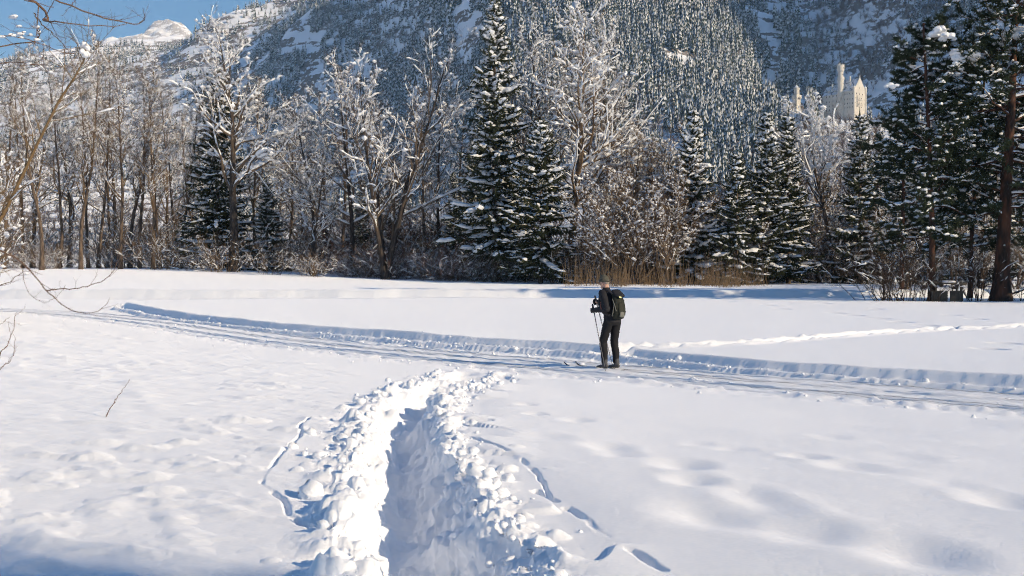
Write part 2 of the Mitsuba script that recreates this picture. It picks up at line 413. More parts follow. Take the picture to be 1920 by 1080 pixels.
def build_ground():
    fine = np.radians(np.r_[np.linspace(-25.5, -14.5, 105)[:-1], np.linspace(-14.5, 5.5, 400)[:-1], np.linspace(5.5, 25.5, 190)])
    rest = np.radians(np.linspace(25.5, 334.5, 34))[1:-1]
    th = np.r_[fine, rest]
    r = np.r_[np.linspace(0.6, 4.6, 18)[:-1], np.exp(np.r_[np.linspace(np.log(4.6), np.log(13), 290)[:-1], np.linspace(np.log(13), np.log(76), 420)[:-1], np.linspace(np.log(76), np.log(130), 40)]), np.exp(np.linspace(np.log(130), np.log(9000), 34))[1:]]
    R, TH = np.meshgrid(r, th, indexing='ij')
    x, y = R * np.sin(TH), R * np.cos(TH)
    z = ground_z(x, y)
    clods = CLODS_IN_GROUND
    V = np.stack([x, y, z], -1).reshape(-1, 3)
    # lumps of trodden snow that belong to the surface
    near = np.nonzero((np.hypot(V[:, 0], V[:, 1]) < 23) & (V[:, 1] > 2) & (np.abs(V[:, 0]) < 3.2))[0]
    tree = cKDTree(V[near, :2])
    for (cx, cy, cr, ch) in clods:
        i = near[tree.query_ball_point([cx, cy], cr)]
        if len(i) == 0:
            continue
        q = ((V[i, 0] - cx) ** 2 + (V[i, 1] - cy) ** 2) / cr ** 2
        V[i, 2] += ch * np.maximum(1 - q, 0)
    m, n = len(r), len(th)
    puff(V, near, m, n)
    i, j = np.meshgrid(np.arange(m - 1), np.arange(n), indexing='ij')
    a, b, c, d = i * n + j, i * n + (j + 1) % n, (i + 1) * n + (j + 1) % n, (i + 1) * n + j
    f = np.concatenate([np.stack([a, c, b], -1).reshape(-1, 3), np.stack([a, d, c], -1).reshape(-1, 3)])
    V = np.vstack([V, [[0, 0, float(V[:n, 2].mean())]]])
    cap = np.stack([np.full(n, len(V) - 1), np.arange(n), (np.arange(n) + 1) % n], -1)
    f = np.vstack([f, cap[:, [0, 1, 2]]])
    return V, f


rng = np.random.default_rng(5)
CLODS_IN_GROUND = []
for _ in range(420):
    i = rng.integers(60, len(C_TRENCH.p))
    p, t = C_TRENCH.p[i], C_TRENCH.t[i]
    D, wr, wl = trench_shape(p[1])
    u = 0.8 * (rng.normal() * 0.24 + (wr * 1.45 if rng.random() < 0.5 else -wl * 1.25))
    nrm = np.array([t[1], -t[0]])
    c = p + nrm * u
    rr = rng.uniform(0.03, 0.11)
    CLODS_IN_GROUND.append((c[0], c[1], rr, rr * rng.uniform(0.2, 0.5)))
V, f = build_ground()
scene['snow_field'] = mikit.ply((V, f), 'snow_material', smooth=True)
tag('snow_field', 'deep white snow field with a groomed ski trail and a trodden trench', kind='structure')


def groomed_trail():
    """The groomed lane with its ski grooves, a sheet lying just above the field's trail floor."""
    k = np.nonzero((C_NEAR.p[:, 1] > 9) & (C_NEAR.p[:, 1] < 53))[0]
    p, t = C_NEAR.p[k], C_NEAR.t[k]
    t = np.stack([np.convolve(np.pad(t[:, i], 10, mode='edge'), np.ones(21) / 21, 'valid') for i in range(2)], 1)
    t = unit(t)
    off = np.linspace(-0.25, 2.35, 104)
    n = np.stack([t[:, 1], -t[:, 0]], 1)            # towards the island
    xy = p[:, None] + n[:, None] * off[None, :, None]
    x, y = xy[..., 0], xy[..., 1]
    o = np.broadcast_to(off, x.shape) + 0.02 * n2(x, y, 3.0, 200)
    z = ground_z(x, y)
    base = np.broadcast_to(np.median(z[:, 26:88], 1)[:, None], z.shape)
    s = np.broadcast_to((np.arange(len(k)) * 0.1)[:, None], x.shape)
    N3 = lambda a, b, sd: meshkit.noise(np.stack([a, b, 0 * a], -1), sd) - 0.5
    far = 1 - 0.65 * sstep(25, 42, y)
    h = base + 0.055 + far * 0.016 * N3(o / 0.035, s / 2.5, 201) + far * (0.018 * N3(o / 0.16, s / 4.0, 202) + 0.026 * N3(o / 0.07, s / 0.16, 203) + 0.02 * N3(o / 0.2, s / 0.4, 204))
    for c in (0.28, 0.48, 1.15, 1.35, 1.95, 2.12):
        w = np.abs(o - c)
        h = h - 0.06 * (1 - sstep(0.026, 0.042, w)) + far * 0.022 * np.exp(-((w - 0.062) / 0.02) ** 2) * (0.6 + 1.2 * (N3(o / .1, s / 0.3, 205) + 0.5))
    edge = np.minimum(sstep(-0.25, -0.02, o + 0.12 * N3(s / 0.7, 0 * s, 206)), sstep(2.35, 2.15, o + 0.12 * N3(s / 0.6, 0 * s, 207)))
    h = h * edge + (z - 0.05) * (1 - edge)
    m, q = x.shape
    i, j = np.meshgrid(np.arange(m - 1), np.arange(q - 1), indexing='ij')
    a, b, c, d = i * q + j, i * q + j + 1, (i + 1) * q + j + 1, (i + 1) * q + j
    f = np.concatenate([np.stack([a, b, c], -1).reshape(-1, 3), np.stack([a, c, d], -1).reshape(-1, 3)])
    return np.stack([x, y, h], -1).reshape(-1, 3), f


scene['ski_trail'] = mikit.ply(groomed_trail(), 'snow_material', smooth=True)
tag('ski_trail', 'groomed cross-country ski trail with parallel grooves crossing the snow field', kind='structure')


def clods():
    rng = np.random.default_rng(8)
    C, S = [], []
    for _ in range(420):                              # beside the trench
        i = rng.integers(90, len(C_TRENCH.p))
        p, t = C_TRENCH.p[i], C_TRENCH.t[i]
        D, wr, wl = trench_shape(p[1])
        u = 0.78 * (wr + abs(rng.normal()) * 0.32) if rng.random() < 0.6 else -0.78 * (wl + abs(rng.normal()) * 0.32)
        c = p + np.array([t[1], -t[0]]) * u
        s = 0.006 + 0.05 * rng.random() ** 3 + 0.04 * (rng.random() < 0.05)
        C.append([c[0], c[1], s])
    n0 = len(C)
    for _ in range(4600):                             # along the trail
        if rng.random() < 0.55:
            i = rng.integers(0, len(C_ISLE.p))
            p, t = C_ISLE.p[i], C_ISLE.t[i]
            u = -(0.45 + 0.2 * rng.normal())
            if p[1] > 57 or p[1] < 12:
                continue
        else:
            i = rng.integers(0, len(C_NEAR.p))
            p, t = C_NEAR.p[i], C_NEAR.t[i]
            u = 0.9 * rng.normal() + 0.8
            if p[1] > 50 or p[1] < 10:
                continue
        c = p + np.array([t[1], -t[0]]) * u
        C.append([c[0], c[1], rng.uniform(0.008, 0.034) * (1 + 1.2 * (rng.random() < 0.05))])
    C = np.array(C)
    z = ground_z(C[:, 0], C[:, 1])
    S = np.stack([C[:, 2] * 1.2, C[:, 2], C[:, 2] * 0.85], 1)
    P = np.stack([C[:, 0], C[:, 1], z + 0.35 * C[:, 2]], 1)
    return join(blobs(P[:n0], S[:n0], rng, (ICO1.vertices, ICO1.faces), 0.22), blobs(P[n0:], S[n0:], rng, (ICO.vertices, ICO.faces), 0.25))


scene['snow_clods'] = mikit.ply(clods(), 'snow_material', smooth=True)
tag('snow_clods', 'loose crumbs and clods of snow scattered along the trench and trail edges', 'snow', kind='stuff')

# ------------------------------------------------------------------ mountains
CTRL = [  # photo column, photo row, depth
    *[(px, HZ + 2, 1000) for px in (-400, 0, 400, 800, 1200, 1600, 2000, 2400)],
    (-300, 480, 1300), (300, 478, 1300), (700, 462, 1300), (1000, 430, 1300), (1200, 392, 1300), (1400, 372, 1300), (1550, 330, 1300), (1700, 320, 1300), (2000, 290, 1300), (2400, 280, 1300),
    (-300, 455, 1500), (200, 448, 1500), (450, 435, 1500), (750, 415, 1500), (900, 380, 1500), (1000, 325, 1500), (1240, 275, 1500), (1400, 255, 1500), (1500, 240, 1500), (1560, 236, 1500), (1640, 236, 1500), (1720, 238, 1500), (1900, 190, 1500), (2300, 150, 1500),
    (1490, 214, 1600), (1560, 222, 1600), (1620, 222, 1600), (1680, 235, 1600),
    (-300, 430, 1700), (200, 420, 1700), (500, 410, 1700), (750, 395, 1700), (850, 360, 1700), (940, 255, 1700), (1000, 165, 1700), (1100, 180, 1700), (1300, 195, 1700), (1400, 200, 1700), (1440, 215, 1700), (1500, 218, 1720), (1580, 228, 1720), (1660, 235, 1720), (1760, 215, 1720), (1850, 130, 1700), (1960, 0, 1680), (2080, -430, 1720), (2350, -540, 1720), (2600, -540, 1740), (2050, 110, 1560), (2300, 60, 1560),
    (-300, 400, 1950), (200, 385, 1950), (400, 380, 1950), (600, 350, 1950), (760, 320, 1950), (850, 225, 1950), (920, 60, 1950), (965, -40, 1950), (1150, 10, 1950), (1300, 50, 1950), (1390, 90, 1950), (1437, 175, 1930), (1500, 195, 1900), (1580, 190, 1900), (1640, 165, 1880), (1700, 70, 1880), (1780, 40, 1900), (1900, 0, 1950), (2100, -430, 1950), (2400, -560, 1950),
    (300, 335, 2250), (500, 295, 2250), (700, 215, 2250), (800, 85, 2250), (880, -140, 2250), (940, -270, 2250), (1150, -220, 2250), (1300, -120, 2250), (1400, 0, 2250), (1437, 60, 2250), (1490, 55, 2200), (1550, 40, 2180), (1620, 0, 2150), (1700, -110, 2080), (1750, -110, 2060), (1800, -20, 2200), (1835, 28, 2250), (1950, 0, 2250), (2200, -120, 2250),
    (-300, 330, 2600), (200, 272, 2600), (400, 210, 2600), (480, 140, 2600), (545, 55, 2600), (610, 15, 2600), (660, -12, 2600), (760, -80, 2600), (900, -220, 2600), (1000, -300, 2600), (1437, -80, 2600), (1600, -200, 2600), (1790, -90, 2600), (1845, 35, 2600), (1950, -40, 2600), (2200, -200, 2600),
    (-300, 260, 3000), (0, 200, 3000), (200, 165, 3000), (300, 125, 3000), (370, 52, 3000), (440, 14, 3000), (520, 30, 3000), (600, -15, 3000), (850, -200, 3000), (1400, -260, 3000), (1845, 10, 3000), (2200, -250, 3000),
    (-300, 170, 3600), (0, 135, 3600), (100, 112, 3600), (170, 88, 3600), (250, 92, 3600), (330, 110, 3600), (440, 70, 3600), (600, -20, 3600), (1000, -250, 3600), (1850, 5, 3600),
    (-300, 150, 4500), (100, 120, 4500), (215, 96, 4500), (258, 78, 4500), (285, 50, 4500), (320, 44, 4500), (348, 54, 4500), (385, 92, 4500), (440, 100, 4500), (600, 60, 4500), (1000, -100, 4500), (1850, -20, 4500), (2300, -200, 4500),
    (-400, 330, 5600), (300, 300, 5600), (1000, 260, 5600), (1850, 260, 5600), (2600, 260, 5600)]
_c = np.array([at(*c) for c in CTRL])
HILL = RBFInterpolator(np.stack([_c[:, 0] / 1000, _c[:, 1] / 1000], 1), _c[:, 2], kernel='linear', smoothing=0.0, neighbors=40)


def crag(x, y):
    """Where bare rock and steps break the slope, 0 to 1."""
    px = 960 + F * x / y
    a = np.exp(-((px - 1590) / 130) ** 2) * sstep(1700, 1850, y) + 0.6 * np.exp(-((px - 640) / 130) ** 2) * sstep(1950, 2150, y) + sstep(4000, 4300, y) + 0.5 * sstep(1690, 1760, px) * sstep(1900, 2000, y)
    return np.clip(a, 0, 1)


def hill_z(x, y, rough=True):
    x, y = np.asarray(x, float), np.asarray(y, float)
    z = HILL(np.stack([x.ravel() / 1000, y.ravel() / 1000], 1)).reshape(x.shape)
    up = sstep(1150, 1600, y)
    c = crag(x, y)
    rid = np.abs(f2(x + 0.3 * y, y * 0.45, 150, 101, 4))
    z = z + up * (34 * f2(x, y, 260, 103, 3) - 46 * (0.25 + 1.2 * c) * (rid - 0.12))
    if rough:
        z = z + up * ((4 + 22 * c + 40 * sstep(4100, 4300, y)) * f2(x, y, 55, 105, 4) + 9 * c * n2(x, y, 14, 106))
        z = z - 60 * sstep(4100, 4250, y) * np.abs(f2(x, y * 0.25, 60, 107, 3))
    return z


def build_hills():
    gx = np.linspace(-1.35, 1.1, 350)                 # fans out with distance, so that near slopes get more detail
    gy = np.r_[np.linspace(1000, 2300, 190), np.linspace(2300, 3300, 75)[1:], np.linspace(3300, 4150, 22)[1:], np.linspace(4150, 4700, 40)[1:], np.linspace(4700, 5600, 10)[1:]]
    Y, U = np.meshgrid(gy, gx * 0.62, indexing='ij')
    X = U * (Y * 0.75 + 500)
    Z = hill_z(X, Y)
    m, n = X.shape
    i, j = np.meshgrid(np.arange(m - 1), np.arange(n - 1), indexing='ij')
    a, b, c, d = i * n + j, i * n + j + 1, (i + 1) * n + j + 1, (i + 1) * n + j
    f = np.concatenate([np.stack([a, b, c], -1).reshape(-1, 3), np.stack([a, c, d], -1).reshape(-1, 3)])
    return np.stack([X, Y, Z], -1).reshape(-1, 3), f


def mountain_color(p, n, uv):
    k = mikit.fbm(p.x * 0.022, p.y * 0.022, p.z * 0.045, 5)
    rockish = mikit.smoothstep(0.485, 0.515, k)
    s = mikit.fbm(p.x * 0.2, p.y * 0.2, p.z * 0.1, 2)
    rock = mikit.mix(mi.Color3f(0.10, 0.085, 0.075), mi.Color3f(0.26, 0.22, 0.19), s)
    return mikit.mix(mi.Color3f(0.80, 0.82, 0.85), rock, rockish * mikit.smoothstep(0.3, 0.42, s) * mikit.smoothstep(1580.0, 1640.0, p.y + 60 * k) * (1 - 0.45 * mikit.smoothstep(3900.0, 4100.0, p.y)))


procmat('mountain_material', mountain_color, rough=0.9, spec=0.1)
scene['mountain'] = mikit.ply(build_hills(), 'mountain_material', smooth=True)
tag('mountain', 'steep snowy mountain slopes with rock faces rising behind the wood', kind='structure')


def far_forest():
    """Snow-dusted spruces on the slopes and brown bare trees at their foot."""
    rng = np.random.default_rng(21)
    needles, snow, twigs = [], [], []

    def sites(n, px0, px1, d0, d1):
        d = np.sqrt(rng.uniform(d0 ** 2, d1 ** 2, n))
        px = rng.uniform(px0, px1, n)
        return (px - 960) / F * d, d, px
    lists = [sites(10000, 860, 1440, 1480, 2350), sites(1500, 1440, 1530, 1480, 1760), sites(3600, 1450, 1860, 1700, 2400), sites(14000, 360, 960, 1500, 2700), sites(1200, 1700, 2000, 1300, 1750), sites(4500, 0, 640, 1900, 3900), sites(900, 1000, 1450, 1300, 1520)]
    X = np.concatenate([l[0] for l in lists])
    Y = np.concatenate([l[1] for l in lists])
    PX = np.concatenate([l[2] for l in lists])
    Z = hill_z(X, Y)
    py = HZ - F * (Z - CAMZ) / Y
    dens = meshkit.fbm(np.stack([X / 70, Y / 130, 0 * X], -1), 3, 7)
    keep = dens > np.where(PX > 1450, 0.50, np.where(PX < 640, 0.38, 0.33 + 0.0 * PX))
    keep &= ~((np.abs(PX - 1434 - 14 * np.sin(Y / 60) + 25 * (meshkit.noise(np.stack([Y / 30, X / 40, 0 * X], -1), 4) - 0.5)) < 14 + 5 * np.sin(Y / 40)) & (Y > 1720))          # the gully
    keep &= ~((PX > 285) & (PX < 338) & (py > 105) & (py < 185) & (np.abs(PX - 285 - (py - 105) * 0.5) < 18))  # the clearing
    keep &= ~((np.hypot(X - 430, Y - 1625) < 62)) & ~((np.abs(PX - 1494) < 12) & (Y > 1500) & (Y < 1640))
    keep &= ~((PX > 1540) & (PX < 1640) & (Y > 1500) & (Y < 1700))
    stand = meshkit.fbm(np.stack([X / 190, Y / 260, 0 * X], -1), 2, 17)
    keep &= (stand > 0.34) | (rng.random(len(X)) < 0.35)
    keep &= ~((PX > 1478) & (PX < 1512) & (Y > 1420) & (Y < 1620))
    keep &= (py < 290) | (PX > 1150) | (rng.random(len(X)) < 0.45)
    keep &= (py > -70) & (Z > 8)
    X, Y, Z, PX = X[keep], Y[keep], Z[keep], PX[keep]
    N = len(X)
    H = np.where((PX > 850) & (PX < 1540), 1.3, 1.0) * (9 + 21 * rng.random(N) ** 0.8) * (0.75 + 0.5 * meshkit.noise(np.stack([X / 45, Y / 60, 0 * X], -1), 9)) * np.where((PX < 640) | (Y > 2300), 0.75, 1) * np.where((PX > 1500) & (Y > 1700), 0.62, 1.0)
    W = H * np.where((PX > 850) & (PX < 1540), 0.8, 1.0) * rng.uniform(0.12, 0.21, N)
    S = 6
    close = (PX > 850) & (PX < 1540) & (Y < 2350)

    def tiers(sel, plan):
        X_, Y_, Z_, H_, W_ = (q[sel] for q in (X, Y, Z, H, W))
        N_ = len(X_)
        for z0, z1, w in plan:
            ang = np.arange(S) * 2 * np.pi / S + rng.random((N_, 1)) * 6.28
            rr = W_[:, None] * w * rng.uniform(0.55, 1.3, (N_, S))
            rim = np.stack([X_[:, None] + rr * np.cos(ang), Y_[:, None] + rr * np.sin(ang), Z_[:, None] + H_[:, None] * (z0 + rng.uniform(-0.04, 0.04, (N_, S)))], -1)
            top = np.stack([X_, Y_, Z_ + H_ * z1], -1)[:, None]
            v = np.concatenate([rim, top], 1)
            fi = np.stack([np.arange(S), (np.arange(S) + 1) % S, np.full(S, S)], -1)
            needles.append((v.reshape(-1, 3), (fi[None] + (np.arange(N_) * (S + 1))[:, None, None]).reshape(-1, 3)))
            # snow lying on single boughs of the tier
            n_, s_ = np.nonzero(rng.random((N_, S)) < 0.8)
            t0, t1 = rng.uniform(0.15, 0.45, len(n_))[:, None], rng.uniform(0.75, 1.02, len(n_))[:, None]
            A, B, C = rim[n_, s_], rim[n_, (s_ + 1) % S], top[n_, 0]
            M = (A + B) / 2 + 0.15 * (A - B) * rng.normal(size=(len(n_), 1))
            lift = np.array([0, 0, 0.03]) * H_[n_][:, None]
            q = np.stack([C + (A - C) * t1 + lift, C + (B - C) * t1 * rng.uniform(.6, 1, (len(n_), 1)) + lift, C + (M - C) * t0 + lift], 1)
            snow.append((q.reshape(-1, 3), np.arange(len(n_) * 3).reshape(-1, 3)))
    tiers(close, [(0.04, 0.38, 1.0), (0.20, 0.55, 0.86), (0.38, 0.72, 0.68), (0.56, 0.88, 0.48), (0.74, 1.0, 0.28)])
    tiers(~close, [(0.05, 0.55, 1.0), (0.32, 0.80, 0.74), (0.62, 1.0, 0.44)])
    # bare brown trees
    bx, by, bp = [np.concatenate(a) for a in zip(sites(900, 1180, 1460, 1180, 1440), sites(900, 1420, 1800, 1180, 1500), sites(700, 560, 1180, 1150, 1550), sites(900, -50, 560, 1200, 1900), sites(1500, 1530, 1850, 1850, 2300), sites(700, 1100, 1440, 1500, 1800))]
    bz = hill_z(bx, by)
    n = len(bx)
    h = rng.uniform(11, 19, n)
    m = 11
    base = np.stack([bx, by, bz], -1)[:, None] + np.stack([0 * h, 0 * h, h], -1)[:, None] * rng.uniform(0.1, 0.5, (n, m, 1))
    dirs = rng.normal(size=(n, m, 3)) * [0.28, 0.28, 0.12] + [0, 0, 0.5]
    tip = base + dirs * h[:, None, None]
    twigs.append(spikes(base.reshape(-1, 3), tip.reshape(-1, 3), np.repeat(h * 0.022, m)))
    return join(*needles), join(*snow), join(*twigs)


_n, _s, _t = far_forest()
scene['mountain_forest__needles'] = mikit.ply(_n, 'far_needle')
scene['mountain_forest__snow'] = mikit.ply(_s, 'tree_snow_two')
scene['bare_hill_wood'] = mikit.ply(_t, 'far_twig')
tag('mountain_forest', 'far snow-dusted spruce forest covering the mountain slopes', 'forest', kind='stuff')
tag('bare_hill_wood', 'far brown leafless wood at the foot of the mountain below the castle', 'wood', kind='stuff')
# ------------------------------------------------------------------ castle
def stone(p, n, uv):
    k = mikit.fbm(p.x * 0.25, p.y * 0.25, p.z * 0.5, 4)
    return mikit.mix(mi.Color3f(0.56, 0.52, 0.45), mi.Color3f(0.68, 0.64, 0.56), k)


procmat('castle_stone', stone, rough=0.9, spec=0.1)
lam('castle_window', 0.03, 0.03, 0.035, rough=0.5)
lam('castle_slate', 0.17, 0.19, 0.22, rough=0.7)
lam('castle_copper', 0.08, 0.09, 0.09, rough=0.7)


def build_castle():
    MPP = 1600 / F
    zr = lambda row: CAMZ + (HZ - row) * MPP
    w, u = np.array([0.83, 0.55]), np.array([-0.55, 0.83])
    w, u = w / np.linalg.norm(w), u / np.linalg.norm(u)
    O = at(1601.6, 200, 1600)[:2]                     # front left corner of the gable front
    M = np.eye(4)
    M[:2, 0], M[:2, 1], M[:2, 3] = w, u, O

    def loc(mesh):
        m = mesh.copy()
        m.apply_transform(M)
        return m

    def bx(a0, a1, b0, b1, z0, z1):
        m = trimesh.creation.box([a1 - a0, b1 - b0, z1 - z0])
        m.apply_translation([(a0 + a1) / 2, (b0 + b1) / 2, (z0 + z1) / 2])
        return m

    def prism(pts, b0, b1):                          # outline in (a, z), extruded along b
        v = np.array([[a, b, z] for b in (b0, b1) for a, z in pts])
        return trimesh.convex.convex_hull(v)

    def col(cx, cb, prof, sides=20):
        m = trimesh.creation.revolve(np.array(prof), sections=sides)
        m.apply_translation([cx, cb, 0])
        return m

    def put(key, parts, mat, smooth=False):
        m = trimesh.util.concatenate([loc(p) for p in (parts if isinstance(parts, list) else [parts])])
        scene[key] = mikit.ply(m, mat, smooth=smooth)

    FW, L1, L2 = 23.6, 28.5, 57.0
    zb, ze, za = zr(240), zr(168.7), zr(143.2)
    # main block behind the gable, with its stepped gable front set proud of the roof
    put('castle__wall', [bx(0, FW, 0.8, L1, zb, ze)], 'castle_stone')
    put('castle__gable', [prism([(-0.3, zb), (FW + 0.3, zb), (FW + 0.3, ze), (FW / 2, za), (-0.3, ze)], 0, 0.8), bx(-0.5, FW + 0.5, -0.25, 0, ze - 0.6, ze + 0.1),
                          bx(FW / 2 - .35, FW / 2 + .35, 0.1, .7, za - .4, za + 2.2)], 'castle_stone')
    put('castle__roof', prism([(-0.5, ze), (FW + 0.5, ze), (FW / 2, za - 1.2)], 0.81, L1 - 0.2), 'snow_roof')
    put('castle__wall_001', [bx(1.2, FW, L1 + 0.01, L2, zb, zr(171.5))], 'castle_stone')
    put('castle__roof_001', prism([(0.8, zr(171.5)), (FW, zr(171.5)), (FW * 0.62, zr(153.5)), (FW * 0.4, zr(153.5))], L1 + 0.02, L2 + 0.3), 'snow_roof')
    put('castle__cornice', [bx(-0.45, -0.01, 0.82, L1, ze - 1.2, ze - 0.2), bx(0.8, 1.19, L1, L2, zr(173), zr(171.8))], 'castle_stone')
    # corner turrets
    for i, a in enumerate((0.2, FW - 0.2)):
        k = 'castle__corner_turret' + ('' if i == 0 else '_001')
        put(k, col(a, 0.3, [[0, zr(240)], [1.5, zr(240)], [1.5, zr(174)], [2.0, zr(172)], [2.0, zr(163)], [0, zr(163)]], 12), 'castle_stone')
        put(k + '__roof', col(a, 0.3, [[2.15, zr(163)], [0.05, zr(157.5)]], 12), 'snow_roof')
    # great round tower
    tb, ta = 22.5, -1.2
    put('castle__round_tower', col(ta, tb, [[0, zr(238)], [4.1, zr(238)], [4.1, zr(147.5)], [4.9, zr(145.5)], [4.9, zr(141.5)], [3.6, zr(141)], [3.6, zr(131.5)], [4.9, zr(128.6)], [4.9, zr(118.4)], [3.9, zr(118.4)], [3.9, zr(120)], [0, zr(120)]]), 'castle_stone', 30)
    mer = []
    for k in range(10):
        b_ = trimesh.creation.box([1.3, 0.8, 1.6])
        b_.apply_translation([4.45, 0, zr(117.4)])
        b_.apply_transform(trimesh.transformations.rotation_matrix(k * 2 * np.pi / 10, [0, 0, 1]))
        b_.apply_translation([ta, tb, 0])
        mer.append(b_)
    for k, m in enumerate(mer):
        put('castle__round_tower__merlon' + ('' if k == 0 else f'_{k:03d}'), m, 'castle_stone')
    put('castle__round_tower__turret', col(ta - 2.2, tb + 0.5, [[0, zr(120)], [1.7, zr(120)], [1.7, zr(115.5)], [0, zr(115.5)]], 12), 'castle_stone')
    put('castle__round_tower__roof', col(ta - 2.2, tb + 0.5, [[1.9, zr(115.5)], [0.05, zr(110.5)]], 12), 'castle_copper')
    # square stair tower left of the main block with corbelled head, octagonal lantern and cone
    sq = at(1493.6, 200, 1615)[:2]
    d = sq - O
    ca, cb = float(d @ w), float(d @ u)

    def sqr(r, z0, r1, z1):
        v = np.array([[ca + sx * q, cb + sy * q, z] for q, z in ((r, z0), (r1, z1)) for sx in (-1, 1) for sy in (-1, 1)])
        return trimesh.convex.convex_hull(v)
    put('castle__square_tower', [sqr(3.9, zr(232), 3.9, zr(184.5)), sqr(3.9, zr(184.5), 4.8, zr(181.5)), sqr(4.8, zr(181.5), 4.8, zr(175.5))], 'castle_stone')
    put('castle__square_tower__lantern', col(ca, cb, [[0, zr(175.6)], [3.6, zr(175.6)], [3.6, zr(166.5)], [4.3, zr(165)], [4.3, zr(161.8)], [0, zr(161.8)]], 8), 'castle_stone')
    put('castle__square_tower__roof', col(ca, cb, [[4.6, zr(161.8)], [1.0, zr(157.8)], [0.12, zr(155.6)], [0.1, zr(153.5)], [0, zr(153.5)]], 12), 'snow_roof')
    for k, o in enumerate((-1.9, 0, 1.9)):
        put('castle__square_tower__window' + ('' if k == 0 else f'_{k:03d}'), bx(ca + o - .55, ca + o + .55, cb - 4.86, cb - 4.7, zr(184), zr(179.5)), 'castle_window')
    # low wings between the towers
    put('castle__low_wing', [bx(1.5, 16, L2 + .02, L2 + 27, zb - 4, zr(196))], 'castle_stone')
    put('castle__low_wing_roof', prism([(1.2, zr(196)), (16.3, zr(196)), (9, zr(186))], L2 + .04, L2 + 27.3), 'snow_roof')
    put('castle__gallery', [bx(ca + 4.0, 2.4, cb - 3, cb + 3, zb - 4, zr(203))] if ca < -4 else [bx(3, 12, L2 + 31, cb - 4, zb - 4, zr(203))], 'castle_stone')
    for k, (b_, a_) in enumerate(((L2 + 22, 4), (L2 + 27, 9))):
        kk = 'castle__pinnacle' + ('' if k == 0 else '_001')
        put(kk, col(a_, b_, [[0, zr(199)], [1.5, zr(199)], [1.5, zr(170 + 5 * k)], [0, zr(170 + 5 * k)]], 10), 'castle_stone')
        put(kk + '__roof', col(a_, b_, [[1.7, zr(170 + 5 * k)], [0.05, zr(164 + 5 * k)]], 10), 'snow_roof')
    # chimneys and dormers on the roofs
    for k, (b_, a_, r0, r1) in enumerate(((10, 4.5, 163, 154), (15, 9.5, 152, 140), (43, 5.5, 163, 151.5), (25.5, 5, 163, 156))):
        kk = 'castle__chimney' + ('' if k == 0 else f'_{k:03d}')
        put(kk, bx(a_ - .7, a_ + .7, b_ - .7, b_ + .7, zr(r0), zr(r1)), 'castle_stone')
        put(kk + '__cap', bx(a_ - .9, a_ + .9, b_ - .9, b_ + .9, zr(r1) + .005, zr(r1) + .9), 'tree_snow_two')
    for k, (b_, a_) in enumerate(((5.5, 2.4), (13, 2.4), (36, 3.2), (47, 3.2))):
        kk = 'castle__dormer' + ('' if k == 0 else f'_{k:03d}')
        z0 = ze + 1.5
        put(kk, bx(a_ - 1.2, a_ + 2, b_ - 1.1, b_ + 1.1, z0, z0 + 2.8), 'castle_stone')
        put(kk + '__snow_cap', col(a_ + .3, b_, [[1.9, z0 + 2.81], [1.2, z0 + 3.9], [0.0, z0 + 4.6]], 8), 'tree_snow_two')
    # windows: gable front, then the long side
    n = 0

    def win(a0, a1, b0, b1, z0, z1, inset=None):
        nonlocal n
        put('castle__window' + ('' if n == 0 else f'_{n:03d}'), bx(a0, a1, b0, b1, z0, z1), 'castle_window')
        n += 1
    fx = lambda px: (px - 1601.6) * MPP / 0.833
    for px, row, ww, hh in [(1607.1, 174.5, 1.5, 2.2), (1614.2, 175.2, 1.5, 2.2), (1621.3, 175.8, 1.5, 2.2), (1605.2, 183, .9, 1.4), (1605.2, 191.8, .9, 1.4), (1613.3, 183.3, 1.3, 2), (1618.6, 183.6, 1.3, 2), (1613.3, 192, 1.3, 2), (1618.6, 192.3, 1.3, 2), (1625.0, 185, .8, 1.4), (1625.0, 193, .8, 1.4), (1614.3, 163.7, 1.8, 1.2), (1613.5, 200, 1.2, 1.6), (1619, 200, 1.2, 1.6)]:
        a = fx(px)
        win(a - ww / 2, a + ww / 2, -0.06, 0.1, zr(row) - hh / 2, zr(row) + hh / 2)
    a = fx(1608.3)
    win(a - .9, a + .9, -0.07, 0.1, zr(200), zr(178.5))
    for k, row in enumerate((185.7, 194.4)):
        kk = 'castle__balcony' + ('' if k == 0 else '_001')
        put(kk, bx(fx(1611.5), fx(1620.8), -1.5, -0.01, zr(row) - .8, zr(row) + .6), 'castle_stone')
    for row in (174.5, 184, 192.5, 200):
        for b_ in (3.0, 7.5, 12, 16.2):
            win(-0.06, 0.1, b_ - .6, b_ + .6, zr(row) - 1.0, zr(row) + 1.0)
        for b_ in (32, 38, 44, 50):
            win(1.14, 1.3, b_ - .6, b_ + .6, zr(row) - 1.0, zr(row) + 1.0)
    for r_ in (124, 136.5, 153, 165):
        win(ta - 0.4, ta + 0.4, tb - 5.2 if r_ == 124 else tb - 4.3, tb - 3.4, zr(r_) - 0.8, zr(r_) + 0.8)
    tag('castle', 'pale stone castle with tall round tower and steep gable on the wooded hill', 'castle')
    labels['castle__gable'] = {'label': 'sunlit steep gable front with balconies and small dark windows'}
    labels['castle__round_tower'] = {'label': 'tall round tower with two corbelled rings and battlements'}
    labels['castle__square_tower'] = {'label': 'slender detached tower with flared head and snowy cone roof'}


def roof_fn(p, n, uv):
    k = mikit.fbm(p.x * 0.5, p.y * 0.5, p.z * 0.35, 3)
    return mikit.mix(mi.Color3f(0.72, 0.74, 0.78), mi.Color3f(0.2, 0.22, 0.25), mikit.smoothstep(0.55, 0.62, k))


procmat('snow_roof', roof_fn, rough=0.8, spec=0.1)
build_castle()


